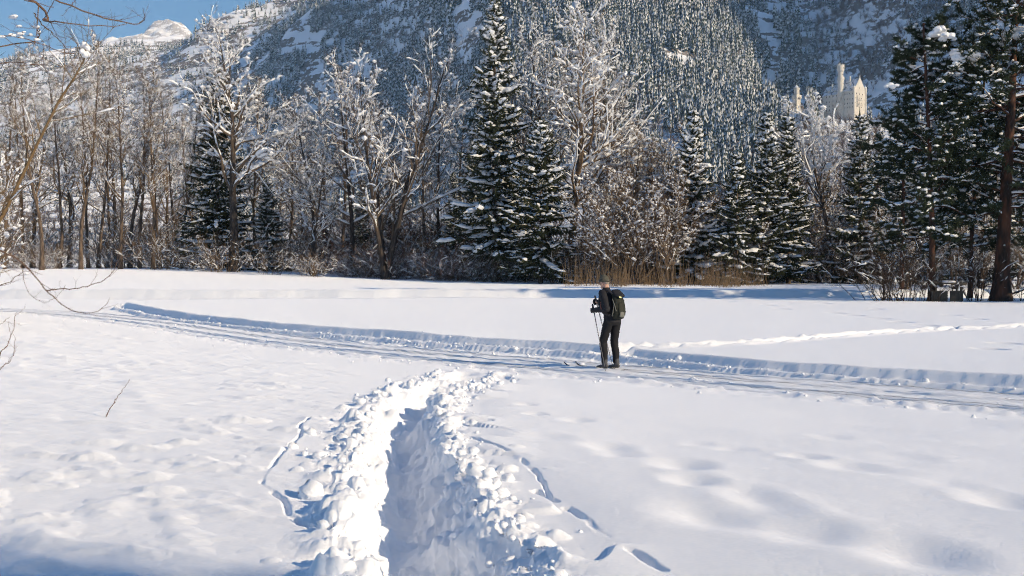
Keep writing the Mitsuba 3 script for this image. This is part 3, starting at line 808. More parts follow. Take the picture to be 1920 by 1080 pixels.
# ------------------------------------------------------------------ tree kinds
def bare_tree(seed, H, r0, cb=0.3, n1=20, a1=(30, 55), l1=0.42, lift=0.06, n2=8, n3=5, n4=3, stems=1, spread=0.0, wob=0.10, bow=0.02, thick=0.085, cover=0.62, lean=0.0, twl=1.0, floor=0.3, flat=0.0):
    """A leafless tree: (trunk, crown of limbs and twigs, snow)."""
    rng = np.random.default_rng(seed)
    K = 12
    st = np.zeros((stems, 3))
    dr_ = unit(np.c_[rng.normal(size=(stems, 2)) * spread + [lean, 0], np.ones(stems)])
    if stems > 1:
        st[:, :2] = dr_[:, :2] * r0
    Hs = H * (1 - 0.3 * rng.random(stems) * (stems > 1))
    P0 = grow(st - [0, 0, 0.3], dr_, Hs, K, rng, bow * 2.0, 0.01)
    R0 = taper(np.full(stems, r0), np.full(stems, 0.02), K, 0.85)
    R0[:, 0] *= 1.35
    parts_t = [tubes(P0, R0, 8)]
    crown, snow = [], []
    p, d, t, pr, par = sprout(P0, R0, n1, cb, 0.98, a1, rng, flat)
    L = Hs[par] * l1 * (1.05 - 0.75 * ((t - cb) / (1 - cb)) ** 1.3) * rng.uniform(0.6, 1.15, len(t))
    P1 = grow(p, d, L, 8, rng, wob, lift)
    R1 = taper(np.minimum(pr * 0.62, 0.018 * L + 0.02), np.full(len(t), 0.012), 8)
    crown.append(tubes(P1, R1, 5))
    snow.append(snow_on(P1, R1, np.clip(R1[:, 0] * 1.7, thick * 0.95, thick * 1.9), rng, 18, cover + 0.08, floor=floor))
    p, d, t, pr, par = sprout(P1, R1, n2, 0.15, 1.0, (25, 60), rng)
    L2 = L[par] * 0.5 * (1.05 - 0.6 * t) * rng.uniform(0.5, 1.2, len(t))
    P2 = grow(p, d, L2, 6, rng, wob * 1.2, lift * 1.2)
    R2 = taper(np.minimum(pr * 0.7, 0.012 * L2 + 0.012), np.full(len(t), 0.008), 6)
    crown.append(tubes(P2, R2, 4))
    snow.append(snow_on(P2, R2, np.full(len(P2), thick * 1.05), rng, 11, cover - 0.15, 4, floor=floor))
    p, d, t, pr, par = sprout(P2, R2, n3, 0.15, 1.0, (25, 65), rng)
    L3 = np.maximum(L2[par] * 0.6, 0.35) * rng.uniform(0.5, 1.2, len(t)) * twl
    P3 = grow(p, d, L3, 4, rng, wob * 1.4, lift * 1.2)
    R3 = taper(np.full(len(t), 0.011), np.full(len(t), 0.006), 4)
    crown.append(tubes(P3[:, ::1], R3, 3, point=True))
    pick = rng.random(len(P3)) < 0.20
    if pick.any():
        snow.append(snow_on(P3[pick], R3[pick], np.full(pick.sum(), thick * 0.7), rng, 5, cover - 0.15, 4, floor=floor))
    if n4:
        p, d, t, pr, par = sprout(P3, R3, n4, 0.1, 1.0, (20, 60), rng)
        L4 = np.maximum(L3[par] * 0.55, 0.3) * rng.uniform(0.6, 1.3, len(t)) * twl
        d = unit(d + [0, 0, 0.15])
        crown.append(spikes(p, p + d * L4[:, None], np.full(len(p), 0.0085)))
    k = rng.random(len(P3)) < 0.14
    c = P3[k, 2] + [0, 0, 0.02]
    s = rng.uniform(0.05, thick * 1.7, (len(c), 1)) * np.array([[1.2, 0.9, 0.75]])
    snow.append(blobs(c, s, rng))
    return join(*parts_t), join(*crown), join(*snow)


def spruce(seed, H, rb, cb=0.05, gap=0.5, nw=7, droop=0.10, thick=0.12, cover=0.55, shape=0.85, dens=14, top_snow=1.0):
    rng = np.random.default_rng(seed)
    P0 = np.zeros((1, 10, 3))
    P0[0, :, 2] = np.linspace(-0.3, H, 10)
    P0[0, 1:-1, :2] += rng.normal(size=(8, 2)) * 0.03
    R0 = taper([0.012 * H + 0.05], [0.02], 10)
    zs = []
    z = cb * H
    while z < H - 0.35:
        k = nw + rng.integers(-1, 2)
        for i in range(k):
            zs.append((z + rng.uniform(-0.2, 0.2) * gap, (i + rng.random()) / k * 2 * np.pi))
        z += gap * (0.75 + 0.5 * rng.random()) * (1 - 0.35 * z / H)
    zs = np.array(zs)
    zs = zs[rng.random(len(zs)) < 0.88]
    z, a = zs[:, 0], zs[:, 1]
    u = np.clip(z / H, 0, 1)
    L = rb * (1 - u) ** shape * (0.35 + 0.85 * rng.random(len(z)) ** 0.8) * np.clip((u - cb * 0.3) / 0.12 + 0.55, 0.55, 1) + 0.25
    p = np.stack([0 * z, 0 * z, z], 1)
    d = np.stack([np.cos(a), np.sin(a), 0.25 - 0.75 * droop * 4 * (1 - u) + 0.3 * u + rng.normal(size=len(u)) * 0.16], 1)
    P1 = grow(p, d, L, 7, rng, 0.05, -droop * 0.9, droop * 1.3)
    R1 = taper(0.012 * L + 0.012, np.full(len(z), 0.008), 7)
    parts_t = join(tubes(P0, R0, 8), tubes(P1, R1, 3))
    # needle sprays
    n = dens
    pp, dd, t, _, par = sprout(P1, R1, n, 0.12, 1.0, (35, 75), rng, flat=0.55)
    ll = (0.30 + 0.20 * L[par]) * (1.15 - 0.75 * t) * rng.uniform(0.6, 1.25, len(t))
    dd = unit(dd + [0, 0, -0.30])
    tip = pp + dd * ll[:, None]
    sp = [spikes(pp, tip, np.clip(0.16 * ll, 0.035, 0.12))]
    pp2, dd2, t2, _, par2 = sprout(P1, R1, n // 2, 0.2, 1.0, (20, 70), rng)
    dd2 = unit(dd2 * 0.6 + [0, 0, -0.75])
    l2 = rng.uniform(0.2, 0.55, len(t2)) * np.clip(L[par2] / 2.0, 0.4, 1.1)
    sp.append(spikes(pp2, pp2 + dd2 * l2[:, None], np.clip(0.2 * l2, 0.03, 0.09)))
    sp.append(spikes(P1[:, -1], P1[:, -1] + unit(P1[:, -1] - P1[:, -2]) * 0.3, np.full(len(P1), 0.07)))
    sp.append(spikes(np.array([[0, 0, H - 0.5]]), np.array([[0, 0, H + 0.35]]), np.array([0.09])))
    th = np.where(u > 0.62, 1.75, 1.25) * rng.uniform(0.5, 1.25, len(u)) * thick * np.clip(0.35 + 0.35 * L, 0.45, 1.3) * np.where(u > 0.72, 1 + 0.9 * top_snow * (u - 0.72) / 0.28, 1.0)
    R1s = np.zeros_like(R1) + 0.06
    s1 = snow_on(P1, R1s, th, rng, 12, cover + 0.06, 5, floor=0.35, squash=0.6)
    k = rng.random(len(tip)) < 0.11
    c = pp[k] * 0.45 + tip[k] * 0.55 + [0, 0, 0.07]
    s = (rng.uniform(0.4, 1.5, (k.sum(), 1)) * thick) * np.array([[1.6, 1.0, 0.6]])
    s2 = blobs(c, s, rng)
    return parts_t, join(*sp), join(s1, s2)


def pine(seed, H, r0, cb, n1, l1, big=14, sub=7, tufts=5, spk=15, r_top=0.05):
    """A Scots pine: bare lower trunk, knotty limbs, needle tufts at the ends with snow pads."""
    rng = np.random.default_rng(seed)
    P0 = grow(np.array([[0, 0, -0.3]]), np.array([[0.02, 0, 1.0]]), np.array([H + 0.3]), 14, rng, 0.012, 0.02)
    R0 = taper([r0], [r_top], 14, 0.9)
    R0[:, 0] *= 1.5
    R0[:, 1] *= 1.06
    p, d, t, pr, par = sprout(P0, R0, n1, cb, 0.99, (62, 98), rng, 0.6)
    L = l1 * (1.0 - 0.62 * np.clip((t - cb) / (1 - cb), 0, 1) ** 1.6) * rng.uniform(0.55, 1.15, len(t)) * np.clip(0.65 + (t - cb) * 3, 0.65, 1)
    P1 = grow(p, d, L, 9, rng, 0.15, -0.05, 0.10)
    R1 = taper(np.minimum(pr * 0.5, 0.014 * L + 0.015), np.full(len(t), 0.012), 9)
    p, d, t, pr, par = sprout(P1, R1, sub, 0.25, 1.0, (30, 70), rng, 0.4)
    L2 = np.clip(L[par] * 0.42, 0.5, 1.8) * rng.uniform(0.6, 1.2, len(t))
    P2 = grow(p, d, L2, 5, rng, 0.15, 0.02, 0.12)
    R2 = taper(np.full(len(t), 0.016), np.full(len(t), 0.008), 5)
    c, dd, t, _, par = sprout(P2, R2, tufts, 0.25, 1.05, (5, 45), rng)
    N = len(c)
    e = unit(rng.normal(size=(N, spk, 3)) * [1, 1, 0.75] + dd[:, None] * 0.7 + [0, 0, 0.18])
    ln = rng.uniform(0.18, 0.36, (N, spk, 1))
    a0 = np.repeat(c[:, None], spk, 1)
    nd = spikes(a0.reshape(-1, 3), (a0 + e * ln).reshape(-1, 3), np.full(N * spk, 0.036))
    k = rng.random(N) < 0.25
    q = c[k] + [0, 0, 0.10]
    s = rng.uniform(0.05, 0.15, (k.sum(), 1)) * np.array([[1.4, 1.0, 0.6]])
    sn = [blobs(q, s, rng, (ICO.vertices, ICO.faces), 0.3)]
    sn.append(snow_on(P1, R1, np.full(len(P1), 0.07), rng, 20, 0.55, 5))
    sn.append(snow_on(P2, R2, np.full(len(P2), 0.06), rng, 9, 0.4, 4))
    return join(tubes(P0, R0, 14)), join(tubes(P1, R1, 5), tubes(P2, R2, 3)), nd, join(*sn), P1


def thicket(seed, n=26, h=2.6, spread=0.5, snowy=0.5, base=0.9, r=0.014):
    """A clump of thin leafless stems from the ground."""
    rng = np.random.default_rng(seed)
    st = np.c_[rng.normal(size=(n, 2)) * base * 0.5, np.full(n, -0.15)]
    d = np.c_[st[:, :2] * spread / base * 1.6 + rng.normal(size=(n, 2)) * 0.22, np.ones(n)]
    P1 = grow(st, d, h * rng.uniform(0.5, 1.15, n), 6, rng, 0.09, 0.0)
    R1 = taper(np.full(n, r), np.full(n, 0.006), 6)
    p, d, t, pr, par = sprout(P1, R1, 7, 0.25, 1.0, (20, 55), rng)
    P2 = grow(p, d, h * 0.33 * rng.uniform(0.4, 1.1, len(t)), 4, rng, 0.12, 0.03)
    R2 = taper(np.full(len(t), 0.009), np.full(len(t), 0.005), 4)
    p, d, t, pr, par = sprout(P2, R2, 4, 0.2, 1.0, (20, 55), rng)
    tw = spikes(p, p + d * (h * 0.14 * rng.uniform(0.5, 1.2, (len(t), 1))), np.full(len(t), 0.007))
    sn = [snow_on(P1, R1, np.full(n, 0.05), rng, 12, 0.35 * snowy + 0.2, 4, floor=0.05), snow_on(P2, R2, np.full(len(P2), 0.045), rng, 6, 0.3 + 0.3 * snowy, 4)]
    k = rng.random(len(p)) < 0.10 * snowy
    sn.append(blobs(p[k], rng.uniform(0.02, 0.07, (k.sum(), 1)) * np.array([[1.2, 1, 0.8]]), rng))
    return join(tubes(P1, R1, 4), tubes(P2, R2, 3, point=True), tw), join(*sn)


# ------------------------------------------------------------------ trees: one of each kind, then copies
KIND = {}


def kind(name, **parts):
    """A shape group; parts: name -> (mesh, material)."""
    KIND[name] = name
    scene[name] = {'type': 'shapegroup', **{k: mikit.ply(m, mat, smooth=(True if k == 'trunk' else False)) for k, (m, mat) in parts.items()}}


def place(kindname, key, x, y, s=1.0, rot=0.0, sz=None, dz=0.0, lean=(0, 0)):
    z = float(ground_z(np.array([x]), np.array([y]), False)[0]) + dz
    m = T().translate([float(x), float(y), z]) @ T().rotate([0, 0, 1], float(rot)) @ T().rotate([1, 0, 0], float(lean[0])) @ T().rotate([0, 1, 0], float(lean[1])) @ T().scale([float(s), float(s), float(sz if sz else s)])
    scene[key] = {'type': 'instance', 'to_world': m, 'group': {'type': 'ref', 'id': kindname}}
    return z


def bare_kind(name, bark, twig, *a, **k):
    t, c, s = bare_tree(*a, **k)
    kind(name, trunk=(t, bark), crown=(c, twig), snow=(s, 'tree_snow_material'))


def spruce_kind(name, *a, **k):
    t, c, s = spruce(*a, **k)
    kind(name, trunk=(t, 'bark_brown'), crown=(c, 'needle_spruce'), snow=(s, 'tree_snow_material'))


for i in range(4):
    bare_kind(f'kind_slender{i}', 'bark_brown', 'twig_brown', 100 + i, 21, 0.20, cb=0.30, n1=20, a1=(22, 48), l1=0.24, lift=0.10, n2=9, n3=4, n4=3, wob=0.12, cover=0.6, thick=0.10)
for i in range(3):
    bare_kind(f'kind_broad{i}', 'bark_dark', 'twig_grey', 120 + i, 21, 0.30, cb=0.22, n1=24, a1=(32, 68), l1=0.40, lift=0.06, n2=8, n3=5, n4=2, wob=0.15, cover=0.6, thick=0.125)
for i in range(3):
    bare_kind(f'kind_bush{i}', 'bark_brown', 'twig_brown', 140 + i, 9.5, 0.075, cb=0.18, n1=10, a1=(20, 50), l1=0.36, lift=0.05, n2=7, n3=4, n4=2, stems=7, spread=0.28, wob=0.13, cover=0.5, thick=0.09)
for i in range(3):
    spruce_kind(f'kind_spruce{i}', 160 + i, 19, 3.4, cb=0.06, gap=0.55, nw=7, thick=0.11, cover=0.5)
for i in range(3):
    c_, s_ = thicket(180 + i, n=30, h=2.8)
    kind(f'kind_thicket{i}', stems=(c_, ['twig_brown', 'twig_red', 'twig_grey'][i]), snow=(s_, 'tree_snow_material'))

R = np.random.default_rng(77)
ROWKEY = {}


def tree_at(px, d, top, kindname, key, H0, label, group=None, rot=None, wide=1.0, cat='tree', lean=(0, 0)):
    """A copy of a kind whose foot is at column px and depth d and whose top reaches the photo row 'top'."""
    x = (px - 960) / F * d
    zg = float(ground_z(np.array([x]), np.array([d * 1.0]), False)[0])
    zt = CAMZ + (HZ - top) / F * d
    s = (zt - zg) / H0
    key = numbered(key)
    ROWKEY.setdefault(label, []).append((px, key))
    place(kindname, key, x, d, s * wide, R.uniform(0, 360) if rot is None else rot, sz=s, lean=lean)
    tag(key, label, cat, group)
    return key


# single trees that stand out
STUFF_PART = {'crown': 'twigs and needles of the crown', 'needles': 'needle tufts of the crown', 'snow': 'snow lying along the branches', 'limbs': 'limbs and side branches'}


def single(key, parts, px, d, label, cat='tree', rot=0.0, s=1.0):
    x = (px - 960) / F * d
    zg = float(ground_z(np.array([x]), np.array([d * 1.0]), False)[0])
    m = T().translate([x, d, zg]) @ T().rotate([0, 0, 1], rot) @ T().scale([s, s, s])
    key = numbered(key)
    for k, (mesh, mat) in parts.items():
        scene[f'{key}__{k}'] = mikit.ply(mesh, mat, smooth=(True if k == 'trunk' else False), to_world=m)
        if k in STUFF_PART:
            labels[f'{key}__{k}'] = {'label': STUFF_PART[k], 'kind': 'stuff'}
    tag(key, label, cat)
    return key


def bare_parts(bark, twig, *a, **k):
    t, c, s = bare_tree(*a, **k)
    return {'trunk': (t, bark), 'crown': (c, twig), 'snow': (s, 'tree_snow_material')}


def spruce_parts(*a, **k):
    t, c, s = spruce(*a, **k)
    return {'trunk': (t, 'bark_brown'), 'crown': (c, 'needle_spruce'), 'snow': (s, 'tree_snow_material')}


single('bare_tree', bare_parts('bark_dark', 'twig_grey', 11, 24, 0.52, cb=0.30, n1=30, a1=(30, 72), l1=0.36, lift=0.07, n2=9, n3=5, n4=3, wob=0.17, cover=0.70, thick=0.165, lean=0.02), 438, 112, 'large bare tree with thick dark trunk and snowy limbs, standing left of centre')
single('bare_tree', bare_parts('bark_dark', 'twig_grey', 12, 22, 0.30, cb=0.22, n1=12, a1=(18, 50), l1=0.46, lift=0.07, n2=9, n3=5, n4=3, stems=4, spread=0.13, wob=0.12, cover=0.66, thick=0.15), 722, 104, 'bare tree with several upright trunks fanning out, left of the tallest spruce')
single('bare_tree', bare_parts('bark_brown', 'twig_brown', 16, 24, 0.42, cb=0.26, n1=30, a1=(35, 75), l1=0.42, lift=0.08, n2=9, n3=5, n4=3, wob=0.17, cover=0.72, thick=0.17, lean=0.06), 1062, 99, 'wide bare tree with long snowy arching limbs, right of the tallest spruce')
single('bare_tree', bare_parts('bark_brown', 'twig_grey', 14, 15, 0.24, cb=0.42, n1=22, a1=(28, 60), l1=0.46, lift=0.08, n2=8, n3=5, n4=2, wob=0.13, cover=0.76, thick=0.16), 1566, 98, 'bare tree with white snowy fan of branches below the castle')
single('spruce', spruce_parts(21, 24.6, 4.9, cb=0.10, gap=0.55, nw=8, droop=0.13, thick=0.16, cover=0.48, dens=18, shape=0.8), 928, 101, 'tallest spruce, dark green with snow pads, reaching the top edge at centre')
single('spruce', spruce_parts(22, 13.5, 4.2, cb=0.10, gap=0.5, nw=8, droop=0.13, thick=0.13, cover=0.5, dens=17, shape=0.7), 1014, 97, 'low broad spruce with pale trunk foot in front of the wide bare tree')
single('spruce', spruce_parts(23, 21.0, 4.6, cb=0.03, gap=0.5, nw=8, thick=0.12, cover=0.48, dens=16, shape=0.68), 408, 118, 'dark spruce standing just behind the large thick-trunked bare tree')
single('spruce', spruce_parts(24, 14.2, 3.2, cb=0.05, gap=0.5, nw=7, thick=0.15, cover=0.66, dens=16), 1300, 95, 'pointed snowy spruce above the reeds, left of the twin spruces')
single('spruce', spruce_parts(25, 10.3, 2.8, cb=0.05, gap=0.5, nw=7, thick=0.11, cover=0.5, dens=16), 1382, 92, 'short dark spruce between the pointed snowy spruce and the twin spruces')
single('spruce', spruce_parts(26, 13.9, 2.9, cb=0.05, gap=0.5, nw=7, thick=0.13, cover=0.56, dens=16), 1438, 94, 'left one of the twin spruces below the slender castle tower')
single('spruce', spruce_parts(27, 14.0, 2.8, cb=0.05, gap=0.5, nw=7, thick=0.12, cover=0.55, dens=16), 1478, 95.5, 'right one of the twin spruces below the slender castle tower')
single('spruce', spruce_parts(28, 14.2, 3.0, cb=0.05, gap=0.5, nw=7, thick=0.12, cover=0.55, dens=16), 1612, 96, 'spruce whose tip covers the foot of the castle gable')
single('spruce', spruce_parts(29, 9.0, 2.6, cb=0.05, gap=0.5, nw=7, thick=0.10, cover=0.5, dens=16), 500, 116, 'small dark spruce right of the large thick-trunked bare tree')

# the two pines on the right, close to the meadow
for px, dd, args, lab, snowpads in [
        (1747, 57, (31, 13.6, 0.17, 0.26, 62, 3.1), 'left pine with reddish trunk and snow-capped top beside the trough', [(-0.2, 12.9, .32), (0.45, 12.6, .3), (0.9, 11.7, .55), (1.25, 11.75, .42), (0.6, 11.2, .25), (-2.3, 10.3, .2), (0.55, 10.9, .2)]),
        (1877, 57, (32, 17.5, 0.40, 0.24, 84, 4.2), 'right pine with very thick dark trunk, reaching above the top edge', [(0.0, 12.9, .5), (0.4, 12.8, .42), (-0.3, 12.5, .25), (1.6, 7.9, .45), (1.35, 7.5, .35), (1.5, 6.6, .4), (1.2, 6.1, .3)])]:
    t, lb, nd, sn, _ = pine(*args, spk=9, sub=8, tufts=6)
    rr = np.random.default_rng(int(px))
    c = np.array([[a, -0.9 - 0.3 * rr.random(), z] for a, z, s in snowpads])
    s = np.array([[q * 1.25, q * 1.0, q * 0.72] for a, z, q in snowpads])
    parts = {'trunk': (t, 'bark_pine'), 'limbs': (lb, 'bark_pine'), 'needles': (nd, 'needle_pine'), 'snow': (sn, 'tree_snow_material')}
    for i in range(len(c)):
        k = 6
        cc = c[i] + rr.normal(size=(k, 3)) * s[i] * [0.55, 0.5, 0.3]
        parts['snow_pad' + ('' if i == 0 else f'_{i:03d}')] = (blobs(cc, s[i] * rr.uniform(0.35, 0.75, (k, 1)), rr, (ICO1.vertices, ICO1.faces), 0.18), 'tree_snow_material')
    single('pine', parts, px, dd, lab, 'pine')
place('kind_spruce1', 'spruce_beside_frame', 33.5, 50.3, 0.9, 20)
tag('spruce_beside_frame', 'spruce outside the right edge that shades the pines', 'spruce')
place('kind_spruce2', 'spruce_beside_frame_001', 37.5, 53.5, 1.05, 80)
tag('spruce_beside_frame_001', 'taller spruce outside the right edge, farther from the pines', 'spruce')
place('kind_spruce0', 'spruce_beside_frame_002', 30.5, 55.0, 0.7, 80)
tag('spruce_beside_frame_002', 'low spruce outside the right edge, nearest to the pines', 'spruce')
t, lb, nd, sn, _ = pine(33, 12.5, 0.14, 0.25, 44, 2.6, spk=9)
single('pine', {'trunk': (t, 'bark_pine'), 'limbs': (lb, 'bark_pine'), 'needles': (nd, 'needle_pine'), 'snow': (sn, 'tree_snow_material')}, 1818, 63, 'middle pine with slim trunk between the left pine and the thick-trunked pine', 'pine')
t, lb, nd, sn, _ = pine(34, 10.0, 0.16, 0.2, 44, 2.8, spk=9)
single('pine', {'trunk': (t, 'bark_pine'), 'limbs': (lb, 'bark_pine'), 'needles': (nd, 'needle_pine'), 'snow': (sn, 'tree_snow_material')}, 1690, 70, 'low pine left of the left pine, its crown under the castle rock', 'pine')
t, lb, nd, sn, _ = pine(35, 14.0, 0.2, 0.25, 44, 3.2, spk=9)
single('pine', {'trunk': (t, 'bark_pine'), 'limbs': (lb, 'bark_pine'), 'needles': (nd, 'needle_pine'), 'snow': (sn, 'tree_snow_material')}, 1955, 66, 'pine at the right edge behind the thick-trunked pine, cut by the frame', 'pine')

# rows of the wood behind
LW = '{} slender bare tree from the left in the dense row at the left'
for px, top, d in [(-40, 120, 110), (8, 90, 116), (42, 130, 124), (78, 105, 112), (112, 95, 122), (152, 85, 116), (166, 120, 128), (184, 80, 120), (200, 125, 134), (226, 92, 116), (244, 110, 126), (262, 130, 120), (286, 150, 115), (296, 165, 128), (318, 150, 135), (342, 160, 120), (366, 190, 128)]:
    tree_at(px, d, top + R.uniform(-15, 15), f'kind_slender{R.integers(4)}', 'bare_tree', 21, LW, 'slender bare trees on the left', wide=R.uniform(0.85, 1.15), lean=(R.uniform(-2, 2), R.uniform(-3, 3)))
for px, top, d in [(60, 180, 140), (130, 160, 142), (215, 165, 145), (330, 215, 140), (395, 220, 140), (520, 225, 135), (570, 240, 130), (-10, 160, 145)]:
    tree_at(px, d, top, f'kind_broad{R.integers(3)}', 'bare_tree', 21, '{} broad bare tree from the left in the back row on the left', 'broad bare trees in the back row on the left')
for px, top, d in [(478, 150, 118), (540, 190, 122), (585, 175, 112), (612, 160, 120), (640, 135, 116), (662, 130, 110), (800, 150, 112), (826, 170, 118), (856, 190, 124), (588, 290, 108)]:
    tree_at(px, d, top + R.uniform(-15, 15), f'kind_{["slender", "broad"][R.integers(2)]}{R.integers(3)}', 'bare_tree', 21, '{} bare tree from the left between the thick-trunked tree and the tallest spruce', 'bare trees left of the tallest spruce')
for px, top, d in [(985, 60, 112), (1035, 40, 114), (1090, 60, 108), (1130, 60, 112), (1165, 130, 110), (965, 200, 118)]:
    tree_at(px, d, top + R.uniform(-10, 20), f'kind_broad{R.integers(3)}', 'bare_tree', 21, '{} bare snowy tree from the left in the group right behind the tallest spruce', 'bare trees right behind the tallest spruce', wide=0.9)
for px, top, d in [(1170, 235, 100), (1205, 215, 104), (1235, 235, 98), (1262, 265, 100), (1330, 330, 97), (1215, 270, 94), (1255, 330, 92), (1190, 300, 93), (1350, 360, 100), (1400, 370, 96), (1130, 330, 94)]:
    tree_at(px, d, top + R.uniform(-15, 15), f'kind_bush{R.integers(3)}', 'bare_shrub_tree', 9.5, '{} many-stemmed snowy shrub tree from the left behind the tan reeds', 'many-stemmed shrub trees behind the reeds')
for px, top, d in [(1500, 300, 104), (1535, 350, 99), (1580, 400, 97), (1630, 330, 99), (1660, 340, 96), (1525, 270, 112), (1600, 250, 115), (1655, 260, 112)]:
    tree_at(px, d, top + R.uniform(-15, 15), f'kind_bush{R.integers(3)}', 'bare_shrub_tree', 9.5, '{} many-stemmed shrub tree from the left among the spruces below the castle', 'many-stemmed shrub trees below the castle')
for px, top, d in [(1500, 290, 116), (1548, 330, 112), (1650, 240, 112), (1690, 280, 110), (1730, 230, 112), (1780, 230, 110), (1830, 200, 108), (1890, 190, 110), (1940, 180, 108), (1705, 330, 88), (1765, 300, 84), (1835, 280, 86), (1925, 250, 84), (890, 240, 112), (960, 290, 108), (985, 400, 101), (850, 320, 110), (680, 330, 118), (735, 300, 122)]:
    tree_at(px, d, top, f'kind_spruce{R.integers(3)}', 'spruce', 19, '{} dark half-hidden spruce from the left at the back of the wood', 'dark spruces at the back of the wood', wide=R.uniform(0.95, 1.25))
for px, top, d in [(1700, 380, 72), (1735, 360, 78), (1790, 350, 74), (1840, 360, 78), (1905, 340, 72), (1935, 300, 80), (1870, 330, 86), (1760, 330, 90)]:
    tree_at(px, d, top, f'kind_bush{R.integers(3)}', 'bare_shrub_tree', 9.5, '{} many-stemmed shrub tree from the left in the shade behind the pines', 'shrub trees behind the pines')

ORD = ['first', 'second', 'third', 'fourth', 'fifth', 'sixth', 'seventh', 'eighth', 'ninth', 'tenth', 'eleventh', 'twelfth', 'thirteenth', 'fourteenth', 'fifteenth', 'sixteenth', 'seventeenth', 'eighteenth', 'nineteenth', 'twentieth']
for lab, rows in ROWKEY.items():
    for i, (px, key) in enumerate(sorted(rows)):
        labels[key]['label'] = lab.format(ORD[i])

# undergrowth along the edge of the wood
n = 0
for row in range(5):
    for px in np.arange(-60, 1700, 22 if row < 3 else 30):
        d = np.interp(px, [-60, 300, 640, 930, 1060, 1400, 1700], [110, 112, 104, 101, 98, 97, 98]) + row * 5.5 + R.uniform(-1.5, 2.5) + 0.6
        if row == 0 and 1100 < px < 1420 or (px < 640 and R.random() < 0.62) or R.random() < 0.12:
            continue
        x = (px + R.uniform(-11, 11) - 960) / F * d
        k = 1 if 640 < px < 900 and R.random() < 0.7 else (0 if R.random() < 0.7 else 2)
        n += 1
        place(f'kind_thicket{k}', f'undergrowth__{n:03d}', x, d, R.uniform(0.5, 1.6) * (1.0 if row < 3 else 1.9), R.uniform(0, 360))
tag('undergrowth', 'tangle of thin brown leafless undergrowth along the edge of the wood', 'undergrowth', kind='stuff')


def reeds():
    rng = np.random.default_rng(61)
    n = 1200
    c0 = rng.uniform(1070, 1430, 110)
    px = c0[rng.integers(0, 110, n)] + rng.normal(size=n) * 8
    d = rng.uniform(83, 97, n) + 3 * np.sin(px / 17)
    x = (px - 960) / F * d
    z = ground_z(x, d, False)
    h = 0.85 * (0.5 + 2.6 * rng.random(n) ** 1.6) * (0.45 + 1.0 * meshkit.noise(np.stack([x / 2.5, d / 2.5, 0 * x], -1), 3))
    p0 = np.stack([x, d, z - 0.1], 1)
    p1 = p0 + np.stack([rng.normal(size=n) * 0.14, rng.normal(size=n) * 0.14, np.ones(n)], 1) * h[:, None]
    mid = (p0 + p1) / 2 + rng.normal(size=(n, 3)) * [0.07, 0.07, 0]
    return tubes(np.stack([p0, mid, p1], 1), np.tile([[0.014, 0.012, 0.006]], (n, 1)), 3, point=True)


scene['reed_bed'] = mikit.ply(reeds(), 'reed_tan')
tag('reed_bed', 'bed of tan dry reeds in front of the wood behind the skier', 'reeds', kind='stuff')

# bare shrubs of dark stems before the pines
for i, (px, d, s) in enumerate([(1652, 57.5, 1.0), (1668, 57, 1.1), (1688, 57, 1.15), (1712, 56.5, 1.2), (1735, 56.5, 1.1), (1818, 57.5, 1.1), (1842, 57.5, 1.2), (1908, 58, 0.9)]):
    c_, s_ = thicket(300 + i, n=14, h=2.7 * s, spread=0.35, snowy=0.25, base=0.8, r=0.018)
    key = numbered('bare_shrub')
    x = (px - 960) / F * d
    m = T().translate([x, d, float(ground_z(np.array([x]), np.array([d]), False)[0])])
    scene[key + '__stems'] = mikit.ply(c_, 'twig_dark', to_world=m)
    scene[key + '__snow'] = mikit.ply(s_, 'tree_snow_material', to_world=m)
    labels[key + '__snow'] = {'label': 'snow caught on the stems', 'kind': 'stuff'}
    tag(key, ORD[i] + ' leafless dark-stemmed shrub from the left, before the pines on the right', 'shrub', 'dark-stemmed shrubs before the pines')
